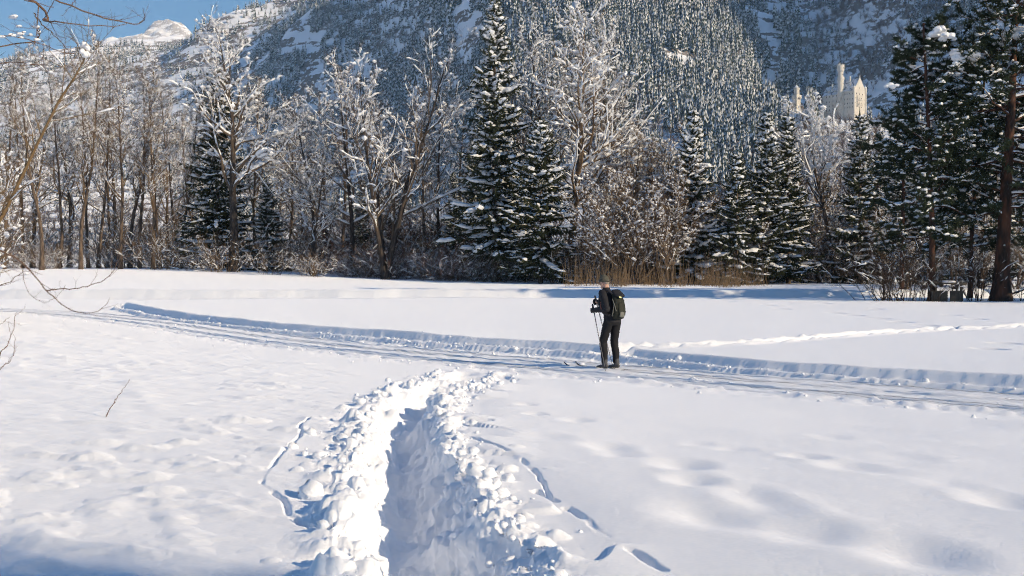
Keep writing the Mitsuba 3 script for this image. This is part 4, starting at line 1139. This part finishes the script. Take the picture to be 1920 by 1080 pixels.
# ------------------------------------------------------------------ low roofed trough between the pines
def build_trough():
    d0 = 56.6
    mpp = d0 / F
    x0 = (1746 - 960) * mpp
    zg = float(ground_z(np.array([x0 + 0.7]), np.array([d0]), False)[0])
    rng = np.random.default_rng(3)
    key = 'wooden_trough'
    n = 0
    for xa, xb in ((0.0, 0.80), (0.90, 1.54)):          # two board fronts with a gap
        k = int(round((xb - xa) / 0.115))
        for i in range(k):
            w = (xb - xa) / k
            b = trimesh.creation.box([w - 0.008, 0.028 + 0.006 * rng.random(), 0.60 + 0.02 * rng.random()])
            b.apply_translation([x0 + xa + (i + 0.5) * w, d0 + 0.004 * rng.normal(), zg + 0.22])
            scene[f'{key}__board' + ('' if n == 0 else f'_{n:03d}')] = mikit.ply(b, 'old_wood')
            n += 1
    for i, (x, y) in enumerate(((0.25, 0.06), (1.46, 0.06), (0.25, 0.62), (1.46, 0.62))):
        b = trimesh.creation.box([0.07, 0.07, 1.0])
        b.apply_translation([x0 + x, d0 + y, zg + 0.36])
        scene[f'{key}__post' + ('' if i == 0 else f'_{i:03d}')] = mikit.ply(b, 'old_wood')
    b = trimesh.creation.box([1.62, 0.95, 0.11])
    b.apply_transform(trimesh.transformations.rotation_matrix(0.05, [0, 1, 0]))
    b.apply_translation([x0 + 0.86, d0 + 0.34, zg + 0.89])
    scene[key + '__roof_board'] = mikit.ply(b, 'old_wood')
    v, f = blobs(np.array([[x0 + 0.86, d0 + 0.36, zg + 0.945]]), np.array([[0.84, 0.42, 0.075]]), rng, (ICO2.vertices, ICO2.faces), 0.05)
    v = v.copy()
    v[:, 0] = x0 + 0.86 + np.clip(v[:, 0] - x0 - 0.86, -0.78, 0.78)
    scene[key + '__snow_cap'] = mikit.ply((v, f), 'tree_snow_material', smooth=True)
    br = tubes(np.array([[[x0 + 1.5, d0 + 0.1, zg + 0.8], [x0 + 1.62, d0 + 0.1, zg + 0.4], [x0 + 1.95, d0 + 0.1, zg - 0.05]]]), np.full((1, 3), 0.03), 5)
    scene[key + '__brace'] = mikit.ply(br, 'old_wood')
    tag(key, 'low dark wooden trough with board front and flat snowy roof between the pines', 'trough')


def wood_fn(p, n, uv):
    k = mikit.fbm(p.x * 30, p.y * 30, p.z * 3, 3)
    return mikit.mix(mi.Color3f(0.05, 0.045, 0.04), mi.Color3f(0.12, 0.105, 0.085), k)


procmat('old_wood', wood_fn)
build_trough()
t0 = np.array([(1896 - 960) / F * 57.5, 57.5, 0.62])
lg = grow(t0[None], np.array([[1.0, 0.2, 0.18]]), np.array([1.7]), 6, np.random.default_rng(4), 0.08)
scene['fallen_branch'] = mikit.ply(tubes(lg, taper([0.05], [0.03], 6), 6), 'bark_dark', smooth=True)
tag('fallen_branch', 'dark bare broken branch sticking out of the snow right of the thick-trunked pine', 'branch')


# ------------------------------------------------------------------ the tree that stands left of the frame: its branches hang into it
def wire(points, r0, r1, rng, kids=3, kl=0.35, K=26, curl=0.0):
    """A thin drooping branch through world points with side twigs."""
    P = np.array(points)
    s = np.linspace(0, 1, len(P))
    from scipy.interpolate import CubicSpline
    Q = CubicSpline(s, P)(np.linspace(0, 1, K))[None]
    Q = Q + rng.normal(size=Q.shape) * 0.004
    Rr = taper([r0], [r1], K, 0.8)
    out = [tubes(Q, Rr, 6)]
    if kids:
        p, d, t, pr, _ = sprout(Q, Rr, kids, 0.25, 0.95, (25, 60), rng)
        L = kl * rng.uniform(0.4, 1.3, len(t))
        P2 = grow(p, d, L, 7, rng, 0.12, 0.10)
        R2 = taper(pr * 0.55, np.full(len(t), r1 * 0.5), 7)
        out.append(tubes(P2, R2, 5))
        p, d, t, pr, _ = sprout(P2, R2, 2, 0.2, 0.9, (25, 50), rng)
        P3 = grow(p, d, L.mean() * 0.4 * rng.uniform(0.4, 1.2, len(t)), 4, rng, 0.1, 0.08)
        out.append(tubes(P3, taper(pr * 0.6, np.full(len(t), r1 * 0.4), 4), 4))
    return join(*out)


def near_tree():
    rng = np.random.default_rng(17)
    D = 9.0
    A = lambda px, py, d=D: at(px, py, d)
    key = 'overhanging_tree'
    trunk = np.array([[-5.6, 9.2, 0.0], [-5.55, 9.15, 1.5], [-5.4, 9.1, 3.2], [-5.2, 9.0, 5.2], [-5.0, 9.0, 7.5]])[None]
    scene[key + '__trunk'] = mikit.ply(tubes(resample(trunk, 14), taper([0.17], [0.06], 14), 12), 'bark_brown', smooth=True)
    POOL = []
    top = [
        ([(-5.2, 9.0, 5.0), A(-120, -70), A(20, -20), A(48, 12), A(66, 27), A(100, 46), A(135, 62), A(165, 67), A(200, 64), A(236, 44)], .022, .003, 5, .35),
        ([(-5.1, 9.0, 5.6), A(-60, -60), A(60, -18), A(105, 4), A(140, 17), A(175, 23), A(212, 23), A(232, 12), A(242, -4)], .018, .003, 6, .3),
        ([A(64, 26), A(74, 45), A(80, 60), A(86, 78)], .009, .003, 3, .2),
        ([(-5.15, 9.0, 5.1), A(-100, 20), A(-10, 22), A(30, 16), A(62, 12), A(90, 8)], .012, .003, 6, .35),
        ([(-5.2, 9.1, 4.9), A(-120, 70), A(-20, 70), A(20, 55), A(50, 45), A(80, 58), A(110, 78)], .012, .003, 8, .35),
        ([(-5.2, 9.1, 4.6), A(-130, 120), A(-30, 95), A(10, 92), A(45, 80), A(75, 82), A(105, 84)], .011, .003, 8, .35),
        ([(-5.25, 9.1, 4.3), A(-130, 110), A(-20, 104), A(25, 102), A(52, 96)], .011, .003, 6, .3),
        ([A(140, -25), A(142, 10), A(141, 46)], .006, .002, 2, .12)]
    for i, (pts, r0, r1, kids, kl) in enumerate(top):
        pts = [np.array(p) + (np.array([0, 0.5 * math.sin(3.1 * i + k * 0.7), 0]) * min(k, 3) / 3) * np.array([1, 1, 1]) for k, p in enumerate(pts)]
        wv = wire(pts, r0 * 0.6, r1 * 0.8, rng, kids, kl)
        POOL.append(wv[0])
        scene[key + '__branch' + ('' if i == 0 else f'_{i:03d}')] = mikit.ply(wv, 'bark_twig_near', smooth=True)
    low = [
        ([(-5.5, 9.15, 1.9), A(-160, 470), A(-40, 462), A(10, 475), A(45, 495), A(66, 520), A(90, 547), A(107, 564), A(135, 582), A(165, 587), A(190, 579), A(207, 560)], .014, .002, 6, .16),
        ([A(89, 547), A(110, 542), A(140, 541), A(170, 535), A(200, 521), A(216, 502), A(224, 487), A(245, 482)], .007, .002, 6, .2),
        ([A(42, 492), A(44, 520), A(52, 545), A(68, 562), A(86, 565), A(103, 560), A(117, 545), A(124, 535)], .004, .0018, 4, .12),
        ([(-5.5, 9.15, 1.7), A(-130, 545), A(-30, 545), A(0, 535), A(20, 527), A(38, 513), A(55, 508), A(78, 515)], .008, .002, 6, .18),
        ([(-5.5, 9.2, 1.2), A(-120, 610), A(-20, 605), A(5, 605), A(18, 596)], .006, .002, 2, .1)]
    for j, (pts, r0, r1, kids, kl) in enumerate(low):
        i = len(top) + j
        scene[key + f'__branch_{i:03d}'] = mikit.ply(wire([np.array(p) for p in pts], r0 * 0.6, r1 * 0.8, rng, kids, kl), 'bark_twig_near', smooth=True)
    cand = np.vstack(POOL)
    cpx, cpy = 960 + F * cand[:, 0] / cand[:, 1], HZ - F * (cand[:, 2] - CAMZ) / cand[:, 1]
    cand = cand[(cpx > -5) & (cpx < 125) & (cpy > 28) & (cpy < 140)]
    C = cand[rng.choice(len(cand), 18, replace=False)] + [0, 0, 0.006]
    Sz = rng.uniform(0.010, 0.024, (len(C), 1)) * np.array([[1.8, 0.9, 0.65]])
    for i in range(len(C)):
        scene[key + '__snow_clump' + ('' if i == 0 else f'_{i:03d}')] = mikit.ply(blobs(C[i:i + 1], Sz[i:i + 1], rng, (ICO1.vertices, ICO1.faces), 0.25), 'tree_snow_material', smooth=True)
    tag(key, 'thin brown leafless branches hanging into the picture at its left edge', 'tree')


lam('bark_twig_near', 0.15, 0.09, 0.06, rough=0.7)
near_tree()

# leaning sapling with a lump of snow at its tip, and shrubs nearer on the left
def sapling():
    rng = np.random.default_rng(23)
    D = 26.0
    pts = [at(-40, 540, D), at(-15, 440, D), at(20, 375, D), at(70, 270, D), at(110, 190, D), at(140, 145, D), at(158, 112, D), at(161, 80, D)]
    P = resample(np.array(pts)[None], 24)
    Rr = taper([0.045], [0.012], 24)
    crown = [tubes(P, Rr, 6)]
    p, d, t, pr, _ = sprout(P, Rr, 22, 0.2, 0.97, (30, 65), rng)
    P2 = grow(p, d, 1.3 * rng.uniform(0.4, 1.2, len(t)), 6, rng, 0.12, 0.04)
    R2 = taper(pr * 0.5, np.full(len(t), 0.004), 6)
    crown.append(tubes(P2, R2, 4))
    p, d, t, pr, _ = sprout(P2, R2, 7, 0.2, 1, (25, 60), rng)
    P3 = grow(p, d, 0.5 * rng.uniform(0.4, 1.2, len(t)), 4, rng, 0.12, 0.04)
    crown.append(tubes(P3, taper(np.full(len(t), .005), np.full(len(t), .003), 4), 3))
    sn = [snow_on(P2, R2, np.full(len(P2), 0.04), rng, 10, 0.5, 5)]
    key = 'leaning_sapling'
    scene[key + '__stem'] = mikit.ply(join(*crown), 'twig_gold', smooth=False)
    scene[key + '__snow'] = mikit.ply(join(*sn), 'tree_snow_material')
    labels[key + '__snow'] = {'label': 'snow lying on the side twigs', 'kind': 'stuff'}
    for i, (px, py, s) in enumerate([(162, 90, .13)]):
        c = at(px, py, D) + [0, -0.05, 0]
        scene[key + '__snow_lump' + ('' if i == 0 else f'_{i:03d}')] = mikit.ply(blobs(c[None] + rng.normal(size=(7, 3)) * s * np.array([0.42, 0.42, 0.5]), np.full((7, 3), s * 0.62) * rng.uniform(0.6, 1.1, (7, 1)), rng, (ICO1.vertices, ICO1.faces), 0.15), 'tree_snow_material', smooth=True)
    tag(key, 'leaning golden-brown sapling with a round snow lump at its tip, at the left', 'sapling')


scene['twig_gold'] = {'type': 'twosided', 'bsdf': {'type': 'diffuse', 'reflectance': rgb(0.19, 0.125, 0.065)}}
sapling()
for i, (x, y, s, sz) in enumerate([(-17.5, 38.0, 0.62, 0.62), (-22.0, 46.0, 0.75, 0.75), (-14.6, 31.5, 0.5, 0.55)]):
    key = numbered('edge_shrub')
    place(f'kind_bush{i}', key, x, y, s, 40 + 100 * i, sz)
    tag(key, ['bare brown shrub at the left edge, middle one in depth', 'bare brown shrub at the left edge, farthest one', 'bare brown shrub at the left edge, nearest one'][i], 'shrub', 'bare shrubs at the left edge')

# twigs standing in the snow on the left
for i, (pts, r) in enumerate([([(0, 668), (8, 655), (16, 640), (24, 622), (27, 600), (32, 585)], .006), ([(0, 694), (14, 682), (24, 666), (28, 648), (26, 625)], .005), ([(196, 787), (205, 770), (220, 745), (232, 728), (244, 711)], .006)]):
    rng = np.random.default_rng(50 + i)
    z0 = [0.3, 0.3, 0.3][i]
    d = [11.5, 11.0, 12.6][i]
    P = [at(px, py, d + 0.05 * k) for k, (px, py) in enumerate(pts)]
    if i < 2:
        q = P[0] + (P[0] - P[1]) * 4
        q[2] = float(ground_z(np.array([q[0]]), np.array([q[1]]), False)[0]) - 0.05
        P = [q] + P
    else:
        P[0][2] = min(P[0][2], float(ground_z(np.array([P[0][0]]), np.array([P[0][1]]), False)[0]) - 0.02)
    key = numbered('snow_twig')
    scene[key] = mikit.ply(wire(P, r, r * 0.35, rng, 3 if i < 2 else 1, 0.12), 'bark_twig_near', smooth=True)
    tag(key, ['upright forked brown twig at the left edge, taller of the pair', 'curved brown twig at the left edge, lower of the pair', 'single slanting brown twig sticking out of the snow, left foreground'][i], 'twig')

# trees right behind the camera, outside the frame: the left foreground lies in their shade
for i, (x, y, k, s) in enumerate([(16.6, -6.95, 'kind_spruce0', 0.74), (19.5, -8.1, 'kind_spruce1', 0.80)]):
    key = numbered('tree_behind_camera')
    place(k, key, x, y, s, 30 + 70 * i)
    tag(key, ['snowy spruce outside the frame casting shade on the left foreground', 'second snowy spruce outside the frame behind the camera'][i], 'tree')


# ------------------------------------------------------------------ the skier
lam('cloth_black', 0.016, 0.016, 0.02, rough=0.75)
lam('cloth_trouser', 0.011, 0.011, 0.013, rough=0.8)
lam('cloth_grey', 0.045, 0.042, 0.045, rough=0.8)
lam('pack_olive', 0.019, 0.021, 0.014, rough=0.7)
lam('pack_light', 0.16, 0.16, 0.14, rough=0.7)
lam('label_yellow', 0.7, 0.72, 0.35, rough=0.6)
lam('logo_blue', 0.18, 0.28, 0.45, rough=0.6)
lam('piping_red', 0.30, 0.10, 0.07, rough=0.6)
lam('skin', 0.55, 0.33, 0.24, rough=0.55)
lam('hair_grey', 0.25, 0.22, 0.2, rough=0.8)
lam('glove_black', 0.014, 0.014, 0.016, rough=0.6)
lam('boot_grey', 0.07, 0.07, 0.075, rough=0.5)
lam('pole_metal', 0.12, 0.12, 0.13, rough=0.35)
lam('ski_black', 0.03, 0.03, 0.035, rough=0.35)


def hat_fn(p, n, uv):
    k = mikit.noise(p.x * 90, p.y * 90, p.z * 160)
    return mikit.mix(mi.Color3f(0.06, 0.057, 0.045), mi.Color3f(0.13, 0.125, 0.10), k)


procmat('hat_knit', hat_fn, rough=0.95, spec=0.05)


def build_skier():
    O = np.array([1.93, 22.65, 0.0])
    O[2] = float(ground_z(O[:1], O[1:2], False)[0]) + 0.07
    fw, lf = np.array([-0.66, 0.75, 0]), np.array([-0.75, -0.66, 0])
    B = np.stack([fw, lf, [0, 0, 1]], 1)            # local (forward, left, up) -> world

    def w(p):
        return np.asarray(p, float) @ B.T + O

    def ball(c, r, n=20, sq=(1, 1, 1)):
        s = trimesh.creation.icosphere(2).vertices * r * np.array(sq) + np.array(c)
        return s

    def chain(pts):
        out = m3d.Manifold()
        for (a, ra), (b, rb) in zip(pts[:-1], pts[1:]):
            sa = ra if isinstance(ra, tuple) else (ra,) * 3
            sb = rb if isinstance(rb, tuple) else (rb,) * 3
            h = m3d.Manifold.hull_points(np.vstack([ball(a, 1, sq=sa), ball(b, 1, sq=sb)]))
            out = out + h
        return out

    def finish(man, edge=0.02, it=12, fold=0.0, seed=0):
        man = man.refine_to_length(edge)
        me = man.to_mesh()
        tm = trimesh.Trimesh(me.vert_properties[:, :3], me.tri_verts, process=True)
        trimesh.smoothing.filter_taubin(tm, lamb=0.5, nu=0.53, iterations=it)
        if fold:
            v = np.array(tm.vertices)
            n = meshkit.fbm(v * [9, 9, 16], 3, seed) - 0.5
            tm.vertices = v + np.array(tm.vertex_normals) * (fold * n)[:, None]
        tm.vertices = w(tm.vertices)
        return tm

    def put(key, man, mat, **k):
        scene[key] = mikit.ply(man if isinstance(man, trimesh.Trimesh) else finish(man, **k), mat, smooth=True)

    K = 'person'
    head = (0.205, 0.0, 1.635)
    tilt = np.radians(33)                            # the head is bowed
    ct, s_ = math.cos(tilt), math.sin(tilt)

    def hd(f, l, u):                                 # head-local (forward, left, up) -> body-local
        return (head[0] + f * ct + u * s_, head[1] + l, head[2] - f * s_ + u * ct)
    LS, RS = (0.07, 0.185, 1.445), (0.09, -0.185, 1.44)
    LE, RE = (-0.13, 0.285, 1.16), (0.22, -0.27, 1.155)
    LH, RH = (0.28, 0.22, 1.125), (0.52, -0.10, 1.275)
    # body: head, neck, trunk, arms and legs as one surface (mostly inside the clothes)
    body = chain([((0.11, 0, 1.44), 0.07), ((0.155, 0, 1.53), 0.058), (hd(-0.02, 0, -0.03), 0.06)])
    body += chain([(hd(-0.025, 0, 0.035), (0.095, 0.074, 0.095)), (hd(0.03, 0, -0.05), (0.06, 0.056, 0.055))])
    body += chain([(hd(0.045, 0, -0.085), (0.035, 0.036, 0.028)), (hd(0.02, 0, -0.02), (0.06, 0.058, 0.06))])
    body += chain([(hd(0.085, 0, 0.012), 0.013), (hd(0.112, 0, -0.028), 0.014)])                    # nose
    body += chain([(hd(0.076, 0, -0.055), (0.012, 0.024, 0.006)), (hd(0.07, 0, -0.066), (0.014, 0.022, 0.007))])   # lips
    for s in (1, -1):
        body += chain([(hd(-0.012, s * 0.076, 0.012), (0.018, 0.009, 0.028)), (hd(-0.006, s * 0.074, -0.022), (0.011, 0.008, 0.012))])   # ears
        body += chain([(hd(0.070, s * 0.034, 0.026), 0.013), (hd(0.066, s * 0.046, 0.022), 0.012)])   # brow
    body += chain([((0.0, 0, 0.98), (0.10, 0.13, 0.09)), ((0.06, 0, 1.25), (0.09, 0.13, 0.1)), ((0.09, 0, 1.42), (0.07, 0.13, 0.06))])
    body += chain([(LS, 0.05), (LE, 0.038), (LH, 0.028)]) + chain([(RS, 0.05), (RE, 0.038), (RH, 0.028)])
    LHip, RHip = (0.0, 0.10, 0.93), (-0.01, -0.10, 0.93)
    LK, RK = (0.135, 0.11, 0.50), (0.05, -0.11, 0.50)
    LA, RA = (0.10, 0.105, 0.10), (-0.01, -0.105, 0.10)
    body += chain([(LHip, 0.07), (LK, 0.05), (LA, 0.04)]) + chain([(RHip, 0.07), (RK, 0.05), (RA, 0.04)])
    put(K + '__body', body, 'skin', edge=0.022, it=5)
    hair = chain([(hd(-0.075, 0.0, -0.005), (0.03, 0.066, 0.035)), (hd(-0.07, 0, -0.035), (0.025, 0.055, 0.02))])
    put(K + '__hair', hair, 'hair_grey', edge=0.015, it=5)
    # knitted hat with a folded brim
    hat = chain([(hd(-0.032, 0, 0.050), (0.112, 0.091, 0.05)), (hd(-0.045, 0, 0.095), (0.098, 0.084, 0.06)), (hd(-0.055, 0, 0.125), (0.07, 0.062, 0.05))])
    hat += chain([(hd(-0.03, 0, 0.040), (0.119, 0.097, 0.026)), (hd(-0.03, 0, 0.056), (0.117, 0.095, 0.024))])
    hat += chain([(hd(-0.045, 0, 0.03), (0.112, 0.094, 0.02)), (hd(-0.03, 0, 0.04), (0.117, 0.096, 0.02))])
    put(K + '__hat', hat, 'hat_knit', edge=0.014, it=4, fold=0.006)
    # jacket
    j = chain([((0.135, 0, 1.50), (0.078, 0.082, 0.04)), ((0.10, 0, 1.42), (0.11, 0.175, 0.07)), ((0.055, 0, 1.25), (0.145, 0.185, 0.12)), ((0.01, 0, 1.05), (0.14, 0.17, 0.12)), ((-0.015, 0, 0.90), (0.155, 0.18, 0.03))])
    j += chain([((0.155, 0, 1.55), (0.075, 0.075, 0.025)), ((0.13, 0, 1.47), (0.085, 0.10, 0.04))])
    for S, E, H in ((LS, LE, LH), (RS, RE, RH)):
        m = tuple(np.array(E) * 0.5 + np.array(S) * 0.5 + [0, 0, 0.0])
        c = tuple(np.array(E) * 0.2 + np.array(H) * 0.8)
        j += chain([(S, 0.083), (m, 0.073), (E, 0.066), (tuple(np.array(E) * .5 + np.array(H) * .5), 0.058), (c, 0.05)])
    put(K + '__jacket', j, 'cloth_black', edge=0.027, it=10, fold=0.022, seed=4)
    # trousers with creases, closed at the boots
    t_ = m3d.Manifold()
    t_ += chain([((-0.005, 0, 0.93), (0.125, 0.165, 0.06)), ((-0.005, 0, 0.88), (0.13, 0.165, 0.06))])
    for Hp, Kn, An in ((LHip, LK, LA), (RHip, RK, RA)):
        mid = tuple((np.array(Hp) + np.array(Kn)) / 2)
        calf = tuple(np.array(Kn) * 0.55 + np.array(An) * 0.45 + [-0.018, 0, 0])
        t_ += chain([(tuple(np.array(Hp) - [0, 0, .04]), 0.098), (mid, 0.088), (Kn, 0.074), (calf, 0.07), (tuple(np.array(An) + [0, 0, 0.03]), 0.06)])
    put(K + '__trousers', t_, 'cloth_trouser', edge=0.027, it=10, fold=0.02, seed=9)
    # boots
    for i, A_ in enumerate((LA, RA)):
        a = np.array(A_)
        b = chain([(tuple(a + [-0.045, 0, -0.045]), (0.045, 0.04, 0.045)), (tuple(a + [0.08, 0, -0.06]), (0.055, 0.043, 0.03)), (tuple(a + [0.165, 0, -0.068]), (0.035, 0.036, 0.022))])
        b += chain([(tuple(a + [-0.01, 0, -0.03]), 0.055), (tuple(a + [-0.012, 0, 0.06]), 0.055)])
        put(K + '__boot' + ('' if i == 0 else '_001'), b, 'boot_grey', edge=0.015, it=5)
    # gloves: palm, thumb and four bent fingers round the pole grips
    for i, (H, g_dir, side) in enumerate(((LH, np.array([0.18, 0.0, 0.98]), 1), (RH, np.array([0.35, 0.05, 0.93]), -1))):
        H = np.array(H)
        g = unit(g_dir)
        f_ = unit(np.array([1.0, 0, 0]) - g * g[0])
        l_ = np.cross(g, f_)
        q = lambda a, b, c: tuple(H + f_ * a + l_ * b * side + g * c)
        gl = chain([(q(-0.03, 0.02, -0.005), (0.032, 0.022, 0.036)), (q(0.02, 0.026, 0.0), (0.03, 0.018, 0.045))])
        for k, (c, ln) in enumerate(((0.034, 0.95), (0.012, 1.05), (-0.011, 1.0), (-0.033, 0.82))):
            gl += chain([(q(0.035, 0.024, c), 0.0135), (q(0.035 + 0.034 * ln, 0.006, c), 0.0125), (q(0.035 + 0.026 * ln, -0.024 * ln, c), 0.0115), (q(0.030, -0.032, c - 0.002), 0.0105)])
        gl += chain([(q(0.0, 0.012, 0.040), 0.016), (q(0.025, -0.012, 0.056), 0.014), (q(0.045, -0.020, 0.050), 0.012)])
        gl += chain([(q(-0.065, 0.018, -0.01), 0.042), (q(-0.03, 0.02, -0.005), 0.038)])
        put(K + '__glove' + ('' if i == 0 else '_001'), gl, 'glove_black', edge=0.007, it=3)
    # piping on the sleeve and the small badge at the hem
    E, S = np.array(LE), np.array(LS)
    out = np.array([0.02, 0.068, 0.0])
    pipe = tubes(np.array([[w(S * 0.35 + E * 0.65 + out + [0.045, -0.002, 0.03]), w(S * 0.2 + E * 0.8 + out + [0.05, 0, 0.0]), w(E + out + [0.055, 0.0, -0.01])]]), np.full((1, 3), 0.007), 6)
    scene[K + '__piping'] = mikit.ply(pipe, 'piping_red', smooth=True)
    bd = trimesh.creation.box([0.006, 0.075, 0.03])
    bd.apply_transform(trimesh.transformations.rotation_matrix(0.35, [0, 0, 1]))
    bd.apply_translation([-0.165, 0.075, 0.985])
    bd.vertices = w(bd.vertices)
    scene[K + '__badge'] = mikit.ply(bd, 'logo_blue')
    tag(K, 'person in black jacket and trousers with grey knitted hat, head bowed, standing on skis', 'person')
    labels[K + '__hat'] = {'label': 'grey olive knitted hat with folded brim'}
    labels[K + '__piping'] = {'label': 'thin reddish piping on the sleeve'}
    labels[K + '__badge'] = {'label': 'small blue badge on the back of the jacket hem'}
    # backpack
    P_ = 'backpack'
    bp = chain([((-0.115, 0, 1.46), (0.06, 0.12, 0.05)), ((-0.175, 0, 1.28), (0.09, 0.138, 0.10)), ((-0.185, 0, 1.08), (0.10, 0.142, 0.09)), ((-0.17, 0, 1.0), (0.08, 0.14, 0.05))])
    put(P_ + '__main_bag', bp, 'pack_olive', edge=0.022, it=8, fold=0.02, seed=3)
    fp = chain([((-0.245, 0, 1.24), (0.04, 0.092, 0.06)), ((-0.265, 0, 1.10), (0.045, 0.10, 0.06))])
    put(P_ + '__front_pocket', fp, 'pack_olive', edge=0.02, it=6, fold=0.012, seed=8)
    put(P_ + '__lid', chain([((-0.10, 0, 1.50), (0.065, 0.115, 0.03)), ((-0.205, 0, 1.41), (0.075, 0.125, 0.035))]), 'cloth_black', edge=0.02, it=5, fold=0.01)
    put(P_ + '__bottom_patch', chain([((-0.300, 0.03, 1.08), (0.018, 0.06, 0.03)), ((-0.290, 0.03, 1.02), (0.02, 0.06, 0.02))]), 'pack_light', edge=0.015, it=3)
    put(P_ + '__tag', chain([((-0.262, 0.05, 1.39), (0.010, 0.035, 0.010)), ((-0.27, 0.05, 1.375), (0.010, 0.035, 0.008))]), 'label_yellow', edge=0.012, it=2)
    for i, s in enumerate((1, -1)):
        arc = np.array([w(p) for p in [(-0.13, s * 0.11, 1.44), (-0.02, s * 0.125, 1.515), (0.10, s * 0.125, 1.50), (0.215, s * 0.12, 1.38), (0.20, s * 0.155, 1.22), (0.03, s * 0.215, 1.08), (-0.12, s * 0.16, 1.03)]])[None]
        scene[P_ + '__strap' + ('' if i == 0 else '_001')] = mikit.ply(tubes(resample(arc, 20), np.full((1, 20), 0.022), 8), 'cloth_grey', smooth=True)
    for i, (a, b) in enumerate((((-0.16, 0.155, 1.35), (-0.245, 0.14, 1.12)), ((-0.20, 0.158, 1.25), (-0.16, 0.165, 1.02)))):
        scene[P_ + '__side_cord' + ('' if i == 0 else '_001')] = mikit.ply(tubes(np.array([[w(a), w((np.array(a) + b) / 2 + [-.02, .012, 0]), w(b)]]), np.full((1, 3), 0.008), 6), 'pack_light', smooth=True)
    tag(P_, 'dark olive backpack with light patches on the skier\'s back', 'backpack')
    # poles
    tips = [np.array([-0.12, 0.31, 0.0]), np.array([0.12, -0.16, 0.0])]
    for i, (H, tip) in enumerate(zip((LH, RH), tips)):
        H = np.array(H)
        d = unit(H - tip)
        q = 'ski_pole' + ('' if i == 0 else '_001')
        sh = np.array([[w(tip - d * 0.03), w(H - d * 0.05)]])
        scene[q + '__shaft'] = mikit.ply(tubes(sh, np.array([[0.006, 0.0095]]), 8), 'pole_metal', smooth=True)
        scene[q + '__grip'] = mikit.ply(tubes(np.array([[w(H - d * 0.075), w(H + d * 0.02), w(H + d * 0.09), w(H + d * 0.125)]]), np.array([[0.012, 0.016, 0.019, 0.013]]), 10), 'glove_black', smooth=True)
        bs = trimesh.creation.revolve([[0, 0.05], [0.012, 0.05], [0.045, 0.035], [0.047, 0.03], [0, 0.03]], sections=14)
        bs.apply_translation(tip)
        bs.vertices = w(bs.vertices)
        scene[q + '__basket'] = mikit.ply(bs, 'ski_black', smooth=30)
        tag(q, ['ski pole held in the skier\'s near hand at the side', 'ski pole held in the skier\'s far hand, only its grip in view'][i], 'ski pole', 'ski poles of the skier')
    # skis
    td = unit(np.array([-0.70, 0.71, 0]))
    for i, A_ in enumerate((LA, RA)):
        c = w((A_[0] + 0.05, A_[1], 0))
        q = 'cross_country_ski' + ('' if i == 0 else '_001')
        s = np.linspace(-0.52, 1.02, 40)
        up = 0.075 * np.clip((s - 0.84) / 0.18, 0, 1) ** 2 - 0.016
        hw = 0.023 * np.where(s > 0.9, np.clip((1.07 - s) / 0.17, 0.15, 1), 1)
        side = np.array([-td[1], td[0], 0])
        v = []
        for k in range(40):
            cc = c + td * s[k] + [0, 0, up[k]]
            v += [cc + side * hw[k], cc - side * hw[k], cc - side * hw[k] + [0, 0, .014], cc + side * hw[k] + [0, 0, .014]]
        f = []
        for k in range(39):
            for e in range(4):
                a, b = 4 * k + e, 4 * k + (e + 1) % 4
                f += [[a, b, b + 4], [a, b + 4, a + 4]]
        f += [[0, 2, 1], [0, 3, 2], [156, 157, 158], [156, 158, 159]]
        scene[q + '__board'] = mikit.ply((np.array(v), np.array(f)), 'ski_black', smooth=40)
        b = trimesh.creation.box([0.10, 0.04, 0.022])
        b.apply_translation([A_[0] + 0.14, A_[1], 0.022])
        b.vertices = w(b.vertices)
        scene[q + '__binding'] = mikit.ply(b, 'boot_grey')
        tag(q, ['narrow black ski under the skier\'s near boot', 'narrow black ski under the skier\'s far boot'][i], 'ski', 'skis of the skier')


build_skier()


# ------------------------------------------------------------------ thin air between the meadow and the mountains
scene['air'] = {'type': 'homogeneous', 'albedo': rgb(0.95, 0.95, 0.96), 'sigma_t': rgb(HAZE * 0.6, HAZE * 1.0, HAZE * 1.5)}
scene['camera']['medium'] = {'type': 'ref', 'id': 'air'}
scene['haze'] = {'type': 'cube', 'to_world': T().translate([0, 4000, 690]) @ T().scale([9500, 9500, 693]), 'bsdf': {'type': 'null'}, 'interior': {'type': 'ref', 'id': 'air'}}
tag('haze', 'thin bluish winter air over the whole valley', kind='stuff')
